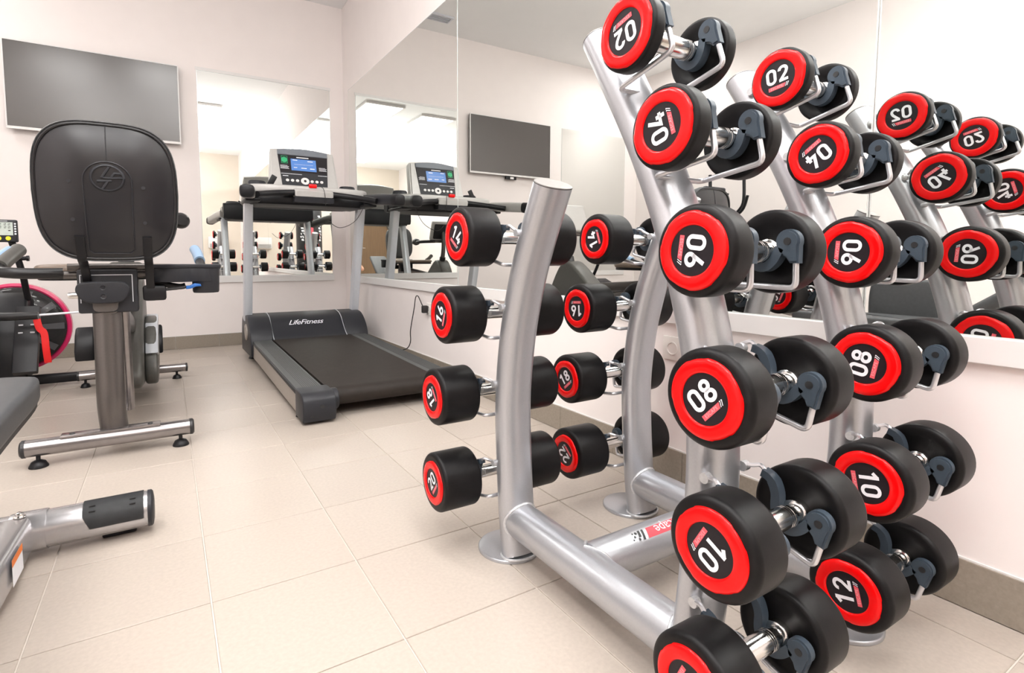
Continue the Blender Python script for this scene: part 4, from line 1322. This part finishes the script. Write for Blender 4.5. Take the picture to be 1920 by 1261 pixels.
part('tube_pad', box(BM(), -0.9, -0.8, 1.72, 1.785, 0.001, 0.018, 0.004), 'black_plastic', sb)
part('tube_collar', lathe(BM(), [(0.0, 0.049), (0.0, 0.0515), (-0.055, 0.0525), (-0.075, 0.0505), (-0.075, 0.0485)], 36, 'x', (-0.292, 1.752, 0.063)), 'bench_silver', sb)
part('bolt', lathe(BM(), [(0, 0.0), (0, 0.013), (0.003, 0.013), (0.004, 0.009), (0.010, 0.009), (0.012, 0.006), (0.012, 0.0)], 16, 'z', (-0.345, 1.735, 0.113)), 'chrome', sb)
mb = part('main_beam', sweep(BM(), [(-0.355, 1.73, 0.065), (-0.365, 1.2, 0.08), (-0.38, 0.35, 0.10)], 0.037, 0.047, Vector((1, 0, 0)), 32, sup=4.5), 'bench_silver', bn_, angle=30)
bm = BM()
vs = [bm.verts.new(p) for p in ((-0.317, 1.60, 0.040), (-0.3175, 1.505, 0.043), (-0.3175, 1.505, 0.105), (-0.317, 1.60, 0.102))]
bm.faces.new(vs)
stk = part('warning_sticker', bm, 'print', mb, smooth=False)
bm = BM()
vs = [bm.verts.new(p) for p in ((-0.3165, 1.60, 0.085), (-0.317, 1.505, 0.088), (-0.317, 1.505, 0.105), (-0.3165, 1.60, 0.102))]
bm.faces.new(vs)
part('warning_stripe', bm, 'orange', mb, smooth=False)
tube('seat_post', [(-0.40, 1.45, 0.10), (-0.42, 1.42, 0.40)], 0.035, 'bench_silver', bn_, b=0.035, sup=4)
tube('seat_post', [(-0.38, 0.62, 0.10), (-0.42, 0.70, 0.42)], 0.035, 'bench_silver', bn_, b=0.035, sup=4)
sp = catmull([(-0.58, 1.83, 0), (-0.45, 1.865, 0), (-0.33, 1.845, 0), (-0.298, 1.78, 0), (-0.292, 1.5, 0), (-0.292, 1.19, 0), (-0.33, 1.15, 0), (-0.53, 1.15, 0), (-0.575, 1.19, 0), (-0.58, 1.5, 0), (-0.575, 1.80, 0)], 5, closed=True)
part('seat_pad', prism(BM(), [(p.x, p.y) for p in sp], 'z', 0.392, 0.455, 0.014, 3), 'vinyl_grey', bn_)
part('seat_board', prism(BM(), [(-0.42 + (p.x + 0.42) * 0.95, p.y * 0.98 + 0.03) for p in sp], 'z', 0.382, 0.393), 'black_plastic', bn_)
bm = BM()
box(bm, -0.575, -0.265, -0.30, 0.30, -0.035, 0.035, 0.03, 4)
bmesh.ops.rotate(bm, verts=bm.verts[:], cent=(0, 0, 0), matrix=Matrix.Rotation(R(-38), 3, 'X'))
bmesh.ops.translate(bm, verts=bm.verts[:], vec=(0, 0.86, 0.60))
part('back_pad', bm, 'vinyl_grey', bn_)
up_ = catmull([(1.15, 0.40, 0), (1.145, 0.58, 0), (1.19, 0.645, 0), (1.35, 0.655, 0), (1.52, 0.645, 0), (1.56, 0.58, 0), (1.56, 0.40, 0)], 5)
part('upright_pad', prism(BM(), [(p.x, p.y) for p in up_], 'x', -0.69, -0.62, 0.02, 3), 'vinyl_grey', bn_)
part('pad_bracket', box(BM(), -0.675, -0.42, 1.32, 1.38, 0.34, 0.38, 0.004), 'bench_silver', bn_)
part('pad_bracket', box(BM(), -0.675, -0.635, 1.32, 1.38, 0.36, 0.42, 0.004), 'bench_silver', bn_)

# ------------------------------------------------------------------ rowing machine in the back left corner
RXc, RYc, RZc, RRd = -0.815, 4.42, 0.335, 0.262
rw = thing('rowing_machine', 'rowing machine with pink-rimmed drum, red foot straps and small grey monitor', 'rowing machine', (RXc, 4.0, 0))
part('drum', lathe(BM(), [(-0.10, 0.0), (-0.10, RRd * 0.9), (-0.05, RRd * 0.985), (0.05, RRd * 0.985), (0.10, RRd * 0.9), (0.10, 0.0)], 64, 'y', (RXc, RYc, RZc)), 'black_plastic', rw)
part('drum_rim', lathe(BM(), [(-0.024, RRd * 0.95), (-0.030, RRd * 0.99), (-0.024, RRd * 1.05), (0.024, RRd * 1.05), (0.03, RRd * 0.985)], 72, 'y', (RXc, RYc - 0.07, RZc)), 'pink', rw)
bm = BM()
prof = [(-0.10, RRd * 0.96)]
for k in range(1, 9):
    a = R(90 * k / 8)
    prof.append((-0.10 - 0.075 * math.sin(a), RRd * 0.96 * math.cos(a) if k < 8 else 0.0))
part('clear_dome', lathe(BM(), prof, 64, 'y', (RXc, RYc, RZc)), 'smoke', rw, angle=80)
bm = BM()
for k in range(10):
    a = 2 * PI * k / 10
    c, s = math.cos(a), math.sin(a)
    q = [(0.06, -0.012), (0.235, -0.02), (0.235, 0.02), (0.06, 0.012)]
    vs = [bm.verts.new((RXc + u * c - v * s, RYc - 0.105 - 0.0004 * k, RZc + u * s + v * c)) for u, v in q]
    bm.faces.new(vs)
part('fan_blades', bm, 'alu', rw, smooth=False)
part('drum_hub', lathe(BM(), [(0.0, 0.0), (0.0, 0.06), (0.02, 0.065), (0.02, 0.0)], 32, 'y', (RXc, RYc - 0.135, RZc)), 'grey_plastic', rw)
part('base_bar', sweep(BM(), [(RXc - 0.30, 4.06, 0.045), (RXc + 0.48, 4.06, 0.045)], 0.028, 0.028, Vector((0, 1, 0)), 16, sup=4), 'black_plastic', rw)
part('front_body', prism(BM(), [(3.98, 0.06), (3.98, 0.30), (4.10, 0.52), (4.20, 0.56), (4.30, 0.50), (4.30, 0.06)], 'x', RXc - 0.20, RXc + 0.10, 0.015, 3), 'black_plastic', rw)
for s in (-1, 1):
    fx = RXc + 0.02 + s * 0.10
    bm = prism(BM(), [(3.80, 0.14), (3.83, 0.12), (4.02, 0.47), (3.99, 0.49)], 'x', fx - 0.055, fx + 0.055, 0.006, 2)
    fp = part('foot_plate', bm, 'black_plastic', rw)
    b2 = BM()
    for k in range(3):
        for m_ in (-1, 1):
            y_, z_ = 3.955 - k * 0.022, 0.43 - k * 0.042
            box(b2, fx + m_ * 0.026 - 0.010, fx + m_ * 0.026 + 0.010, y_ - 0.004, y_ + 0.002, z_ - 0.004, z_ + 0.004)
    part('plate_slots', b2, 'alu', fp, smooth=False)
    if s > 0:
        sp_ = catmull([(fx + 0.050, 3.90, 0.42), (fx + 0.062, 3.885, 0.37), (fx + 0.082, 3.88, 0.34), (fx + 0.088, 3.87, 0.26), (fx + 0.092, 3.88, 0.17)], 5)
        part('foot_strap', sweep(BM(), sp_, 0.017, 0.0025, Vector((1, 0, 0)), 12, sup=4), 'red_strap', rw)
    sp_ = catmull([(fx - 0.05, 3.89, 0.43), (fx, 3.86, 0.46), (fx + 0.05, 3.89, 0.43)], 5)
    part('foot_strap', sweep(BM(), sp_, 0.0025, 0.014, Vector((0, 0, 1)), 12, sup=4), 'red_strap', rw)
hb = catmull([(RXc - 0.28, 3.78, 0.475), (RXc - 0.1, 3.80, 0.462), (RXc + 0.06, 3.78, 0.452), (RXc + 0.20, 3.77, 0.452)], 5)
hn = part('pull_handle', sweep(BM(), hb, 0.019, 0.019, Vector((0, 0, 1)), 14, taper=lambda k: 0.85 + 0.35 * math.sin(PI * (0.2 + 0.6 * k))), 'vinyl', rw)
part('handle_cord', sweep(BM(), [(RXc + 0.17, 3.78, 0.452), (RXc + 0.45, 3.86, 0.458)], 0.006, 0.006, seg=8), 'print', rw)
part('slide_rail', sweep(BM(), [(RXc - 0.07, 4.02, 0.24), (RXc - 0.14, 2.35, 0.30)], 0.035, 0.03, Vector((1, 0, 0)), 16, sup=4), 'grey_plastic', rw)
part('sliding_seat', box(BM(), RXc - 0.29, RXc + 0.03, 2.75, 3.0, 0.35, 0.40, 0.02, 3), 'vinyl', rw)
part('rear_leg', sweep(BM(), [(RXc - 0.13, 2.42, 0.29), (RXc - 0.13, 2.36, 0.03)], 0.025, 0.02, Vector((1, 0, 0)), 14, sup=4), 'grey_plastic', rw)
part('rear_foot', sweep(BM(), [(RXc - 0.33, 2.36, 0.028), (RXc + 0.07, 2.36, 0.028)], 0.026, 0.026, Vector((0, 1, 0)), 14), 'black_plastic', rw)
mx_ = -0.768
part('monitor_arm', sweep(BM(), fillet([(RXc + 0.10, 4.12, 0.52), (RXc + 0.10, 4.02, 0.68), (RXc + 0.085, 3.99, 0.78), (mx_ + 0.02, 3.965, 0.88)], 0.05), 0.017, 0.014, Vector((1, 0, 0)), 14), 'black_plastic', rw)
part('arm_knob', lathe(BM(), [(0.0, 0.0), (0.0, 0.012), (0.03, 0.012), (0.034, 0.016), (0.045, 0.016), (0.045, 0.0)], 14, 'x', (RXc + 0.095, 3.985, 0.765)), 'black_plastic', rw)
mz, mx, my = 0.917, -0.768, 3.93
mon = part('monitor', box(BM(), mx - 0.058, mx + 0.058, my, my + 0.03, mz - 0.062, mz + 0.062, 0.007, 3), 'grey_plastic', rw)
part('monitor_lcd', box(BM(), mx - 0.040, mx + 0.040, my - 0.0015, my + 0.002, mz - 0.024, mz + 0.048), 'lcd_grey', mon, smooth=False)
bm = BM()
for rr_ in (0.037, 0.020):
    for k in range(4):
        u = mx - 0.035 + k * 0.017 + (0.004 if k > 1 else 0)
        for dz in (-0.005, 0.0, 0.005):
            box(bm, u, u + 0.009, my - 0.0022, my - 0.001, mz + rr_ + dz - 0.0008, mz + rr_ + dz + 0.0008)
        box(bm, u, u + 0.0015, my - 0.0022, my - 0.001, mz + rr_ - 0.005, mz + rr_)
        box(bm, u + 0.0075, u + 0.009, my - 0.0022, my - 0.001, mz + rr_, mz + rr_ + 0.005)
box(bm, mx - 0.032, mx - 0.022, my - 0.0022, my - 0.001, mz - 0.001, mz + 0.006)
box(bm, mx + 0.020, mx + 0.030, my - 0.0022, my - 0.001, mz, mz + 0.005)
sg_ = part('lcd_segments', bm, 'hole', mon, smooth=False)
sg_['kind'] = 'stuff'
for u in (-0.022, 0.018):
    part('yellow_button', lathe(BM(), [(0.0, 0.0), (0.0, 0.0115), (0.004, 0.0115)], 20, 'y', (mx + u, my - 0.003, mz - 0.041)), 'yellow', mon)
for k in range(5):
    for u in (0.050, -0.050):
        part('side_key', box(BM(), mx + u - 0.004, mx + u + 0.004, my - 0.0018, my + 0.001, mz - 0.020 + k * 0.014, mz - 0.012 + k * 0.014), 'print', mon, smooth=False)
part('monitor_print', box(BM(), mx - 0.018, mx + 0.018, my - 0.0018, my + 0.001, mz + 0.053, mz + 0.055), 'print', mon, smooth=False)

# ------------------------------------------------------------------ cross trainer by the left wall (seen in the mirrors)
ex, ey = -1.86, 3.30
el = thing('cross_trainer', 'dark cross trainer with bent handles by the left wall, seen in the mirror', 'cross trainer', (ex, ey, 0))
part('front_base', sweep(BM(), [(ex - 0.3, ey + 0.62, 0.045), (ex + 0.3, ey + 0.62, 0.045)], 0.035, 0.035, Vector((0, 1, 0)), 16), 'bike_metal', el)
part('rear_base', sweep(BM(), [(ex - 0.3, ey - 0.85, 0.045), (ex + 0.3, ey - 0.85, 0.045)], 0.035, 0.035, Vector((0, 1, 0)), 16), 'bike_metal', el)
part('spine', sweep(BM(), [(ex, ey + 0.62, 0.07), (ex, ey - 0.85, 0.07)], 0.035, 0.03, Vector((1, 0, 0)), 16, sup=4), 'bike_metal', el)
sh = catmull([(ey + 0.72, 0.12, 0), (ey + 0.74, 0.40, 0), (ey + 0.55, 0.62, 0), (ey + 0.28, 0.60, 0), (ey + 0.08, 0.38, 0), (ey + 0.10, 0.12, 0)], 5, closed=True)
part('flywheel_cover', prism(BM(), [(p.x, p.y) for p in sh], 'x', ex - 0.09, ex + 0.09, 0.02, 3), 'shroud', el)
part('mast', sweep(BM(), catmull([(ex, ey + 0.42, 0.58), (ex, ey + 0.38, 0.95), (ex, ey + 0.30, 1.32)], 5), 0.035, 0.035, Vector((1, 0, 0)), 16), 'bike_metal', el)
part('console', box(BM(), ex - 0.16, ex + 0.16, ey + 0.22, ey + 0.28, 1.28, 1.50, 0.02, 3), 'grey_plastic', el)
for s in (-1, 1):
    hp = catmull([(ex + s * 0.26, ey + 0.36, 0.62), (ex + s * 0.27, ey + 0.30, 1.05), (ex + s * 0.26, ey + 0.18, 1.22), (ex + s * 0.27, ey + 0.10, 1.34), (ex + s * 0.27, ey + 0.10, 1.58)], 6)
    part('swing_handle', sweep(BM(), hp, 0.016, 0.016, Vector((1, 0, 0)), 12), 'black_plastic', el)
    hp = catmull([(ex + s * 0.05, ey + 0.26, 1.20), (ex + s * 0.15, ey + 0.16, 1.18), (ex + s * 0.17, ey + 0.04, 1.26), (ex + s * 0.16, ey - 0.02, 1.40)], 6)
    part('fixed_handle', sweep(BM(), hp, 0.014, 0.014, Vector((1, 0, 0)), 12), 'black_plastic', el)
    part('pedal_arm', sweep(BM(), [(ex + s * 0.2, ey + 0.34, 0.55 - 0.1 * s), (ex + s * 0.2, ey - 0.75, 0.24 + 0.05 * s)], 0.022, 0.022, Vector((1, 0, 0)), 12), 'bike_steel', el)
    part('foot_pedal', box(BM(), ex + s * 0.2 - 0.07, ex + s * 0.2 + 0.07, ey - 0.45, ey - 0.10, 0.375 - 0.02 * s, 0.405 - 0.02 * s, 0.01), 'black_plastic', el)
    part('link_arm', sweep(BM(), [(ex + s * 0.26, ey + 0.36, 0.64), (ex + s * 0.22, ey + 0.33, 0.45)], 0.018, 0.018, Vector((1, 0, 0)), 12), 'bike_metal', el)

# ------------------------------------------------------------------ punching bag behind the camera (seen in the back mirror)
pbx, pby = 0.33, -1.55
pb = thing('punching_bag', 'black punching bag with a red stripe and white print, seen in the back mirror', 'punching bag', (pbx, pby, 0))
part('bag_body', lathe(BM(), [(0.0, 0.0), (0.0, 0.24), (0.05, 0.265), (1.75, 0.265), (1.80, 0.24), (1.80, 0.0)], 48, 'z', (pbx, pby, 0.001)), 'vinyl', pb)
def on_bag(u, v, w=0.0, a0=PI / 2):
    a = a0 - u / 0.265
    return (pbx + (0.267 + w) * math.cos(a), pby + (0.267 + w) * math.sin(a), v)
bm = BM()
for k in range(8):
    q = [(-0.03 + 0.0075 * k, 1.0 + 0.02 * abs(k - 3.5)), (-0.03 + 0.0075 * (k + 1), 1.0 + 0.02 * abs(k - 2.5)), (-0.03 + 0.0075 * (k + 1), 1.7), (-0.03 + 0.0075 * k, 1.7)]
    bm.faces.new([bm.verts.new(on_bag(-a, b)) for a, b in q])
part('red_stripe', bm, 'stripe', pb)
for a0 in (PI / 2 + 0.72, PI / 2 - 0.72):
    bm = BM()
    for k in range(9):
        z = 1.12 + k * 0.062
        w_ = 0.03 + 0.022 * abs(math.sin(k * 2.3))
        o = 0.015 * math.sin(k * 1.7)
        bm.faces.new([bm.verts.new(on_bag(u, v, 0.001, a0)) for u, v in ((o - w_, z), (o + w_ * 0.8, z + 0.008), (o + w_, z + 0.040), (o - w_ * 0.6, z + 0.046))])
    g_ = part('bag_print', bm, 'print', pb, smooth=False)
    g_['kind'] = 'stuff'
part('hanging_strap', sweep(BM(), [(pbx, pby, 1.79), (pbx, pby, ZC - 0.002)], 0.012, 0.012, seg=10), 'rod', pb)

# ------------------------------------------------------------------ the photographer, crouching behind the camera (a sliver shows in the mirrors)
def skin_mesh(name, verts, edges, radii, sub=2):
    me = bpy.data.meshes.new(name)
    me.from_pydata(verts, edges, [])
    ob = bpy.data.objects.new(name, me)
    col.objects.link(ob)
    md = ob.modifiers.new('skin', 'SKIN')
    md.use_smooth_shade = True
    for i, r in enumerate(radii):
        me.skin_vertices[0].data[i].radius = (r, r)
        me.skin_vertices[0].data[i].use_root = (i == 0)
    sb_ = ob.modifiers.new('sub', 'SUBSURF')
    sb_.levels = sb_.render_levels = sub
    dg = bpy.context.evaluated_depsgraph_get()
    out = bpy.data.meshes.new_from_object(ob.evaluated_get(dg))
    bpy.data.objects.remove(ob)
    out.name = name
    return out
pr_ = thing('person', 'person crouching in a grey t-shirt, a sliver seen in the corner of the mirror', 'person', (-0.12, -0.5, 0))
V, Ed, Rd = [], [], []
def chain(start, pts):
    last = start
    for p, r in pts:
        V.append(p)
        Rd.append(r)
        if last is not None:
            Ed.append((last, len(V) - 1))
        last = len(V) - 1
    return last
pel = chain(None, [((-0.14, -0.66, 0.27), 0.135)])
ch_ = chain(pel, [((-0.14, -0.60, 0.42), 0.125), ((-0.13, -0.50, 0.58), 0.140), ((-0.12, -0.43, 0.70), 0.120)])
nk = chain(ch_, [((-0.09, -0.37, 0.80), 0.055), ((-0.06, -0.31, 0.86), 0.052)])
hands = []
for s_, sh_, el_, wr_ in ((-1, (-0.30, -0.42, 0.72), (-0.44, -0.30, 0.52), (-0.10, -0.16, 0.70)), (1, (0.06, -0.42, 0.72), (0.16, -0.32, 0.52), (0.055, -0.16, 0.70))):
    mid_ = tuple((a + b) / 2 for a, b in zip(sh_, el_))
    m2 = tuple((a * 0.6 + b * 0.4) for a, b in zip(el_, wr_))
    chain(ch_, [(sh_, 0.068), (mid_, 0.055), (el_, 0.043), (m2, 0.041), (wr_, 0.027)])
    hands.append((s_, wr_))
for s_, hp_, kn_, an_ in ((-1, (-0.25, -0.64, 0.24), (-0.42, -0.27, 0.42), (-0.40, -0.52, 0.09)), (1, (-0.03, -0.64, 0.24), (0.10, -0.30, 0.42), (0.06, -0.54, 0.09))):
    mid_ = tuple((a + b) / 2 for a, b in zip(hp_, kn_))
    toe = (an_[0] + s_ * 0.02, an_[1] + 0.17, 0.035)
    chain(pel, [(hp_, 0.095), (mid_, 0.085), (kn_, 0.062), (tuple((a + b) / 2 for a, b in zip(kn_, an_)), 0.056), (an_, 0.042), (toe, 0.034)])
me = skin_mesh('body', [Vector(v) - pr_.location for v in V], Ed, Rd)
for k in ('shirt', 'trouser', 'skin', 'black_plastic'):
    me.materials.append(M[k])
for p in me.polygons:
    c = p.center + pr_.location
    p.use_smooth = True
    forearm = c.z < 0.745 and c.y > -0.325 and c.z > 0.46
    if c.z < 0.09:
        p.material_index = 3
    elif forearm or c.z > 0.80:
        p.material_index = 2
    elif c.z < 0.36 or (c.y > -0.52 and c.z < 0.50):
        p.material_index = 1
bo = bpy.data.objects.new('body', me)
col.objects.link(bo)
bo.parent = pr_
for s_, wr_ in hands:
    V, Ed, Rd = [], [], []
    palm = chain(None, [(wr_, 0.024), ((wr_[0] - s_ * -0.01, wr_[1] + 0.035, wr_[2] + 0.035), 0.030)])
    for k in range(4):
        b0 = (wr_[0] + s_ * (0.012 - 0.0), wr_[1] + 0.055 - 0.004 * k, wr_[2] + 0.062 - 0.019 * k)
        ln = (0.034, 0.038, 0.035, 0.028)[k]
        chain(palm, [(b0, 0.0095), ((b0[0] - s_ * ln * 0.3, b0[1] + ln * 0.7, b0[2] + 0.004), 0.0085), ((b0[0] - s_ * ln * 1.1, b0[1] + ln * 0.75, b0[2] + 0.004), 0.0075)])
    chain(palm, [((wr_[0] - s_ * 0.02, wr_[1] + 0.012, wr_[2] + 0.055), 0.0105), ((wr_[0] - s_ * 0.035, wr_[1] + 0.018, wr_[2] + 0.078), 0.009)])
    hm_ = skin_mesh('hand', [Vector(v) - pr_.location for v in V], Ed, Rd, 1)
    hm_.materials.append(M['skin'])
    for p in hm_.polygons:
        p.use_smooth = True
    ho = bpy.data.objects.new('hand', hm_)
    col.objects.link(ho)
    ho.parent = pr_
hc = Vector((-0.03, -0.25, 0.93))
def head_bm(scale, cut=None):
    bm = BM()
    bmesh.ops.create_uvsphere(bm, u_segments=28, v_segments=20, radius=1)
    for v in bm.verts:
        x, y, z = v.co
        jaw = 1 - 0.22 * max(0, -z)
        fwd = 1 + (0.10 if y > 0 and z < -0.2 else 0)
        v.co = Vector((x * 0.076 * jaw, y * 0.098 * fwd * (1 - 0.1 * max(0, -z)), z * 0.118)) * scale
    if cut:
        bmesh.ops.delete(bm, geom=[v for v in bm.verts if cut(v.co)], context='VERTS')
    bmesh.ops.translate(bm, verts=bm.verts[:], vec=hc)
    return bm
hb_ = head_bm(1.0)
sweep(hb_, [hc + Vector((0, 0.092, 0.02)), hc + Vector((0, 0.104, -0.005)), hc + Vector((0, 0.118, -0.025)), hc + Vector((0, 0.098, -0.038))], 0.012, 0.011, seg=10)
for s_ in (-1, 1):
    lathe(hb_, [(-0.006, 0.0), (-0.006, 0.024), (0.0, 0.030), (0.006, 0.024), (0.006, 0.0)], 14, 'x', hc + Vector((s_ * 0.077, -0.005, -0.005)))
hh = part('head', hb_, 'skin', pr_)
part('hair', head_bm(1.06, lambda c: c.z < 0.015 or (c.y > 0.045 and c.z < 0.06)), 'hair', hh)
bm = BM()
for s_ in (-1, 1):
    bmesh.ops.create_uvsphere(bm, u_segments=10, v_segments=8, radius=0.011, matrix=Matrix.Translation(hc + Vector((s_ * 0.031, 0.086, 0.012))))
part('eyes', bm, 'print', hh)
part('mouth', sweep(BM(), [hc + Vector((-0.022, 0.088, -0.064)), hc + Vector((0, 0.096, -0.066)), hc + Vector((0.022, 0.088, -0.064))], 0.006, 0.004, seg=8), 'stripe', hh)
pc = thing('photo_camera', 'black camera held up by the crouching person', 'camera', (0, -0.12, 0.77))
part('camera_body', box(BM(), -0.068, 0.068, -0.125, -0.065, 0.722, 0.815, 0.012, 3), 'black_plastic', pc)
part('viewfinder_hump', box(BM(), -0.025, 0.025, -0.125, -0.075, 0.810, 0.838, 0.008, 2), 'black_plastic', pc)
part('lens', lathe(BM(), [(-0.066, 0.0), (-0.066, 0.034), (-0.01, 0.036), (-0.006, 0.036), (-0.006, 0.028), (-0.02, 0.024), (-0.02, 0.0)], 28, 'y', (0, 0, 0.77)), 'black_plastic', pc)
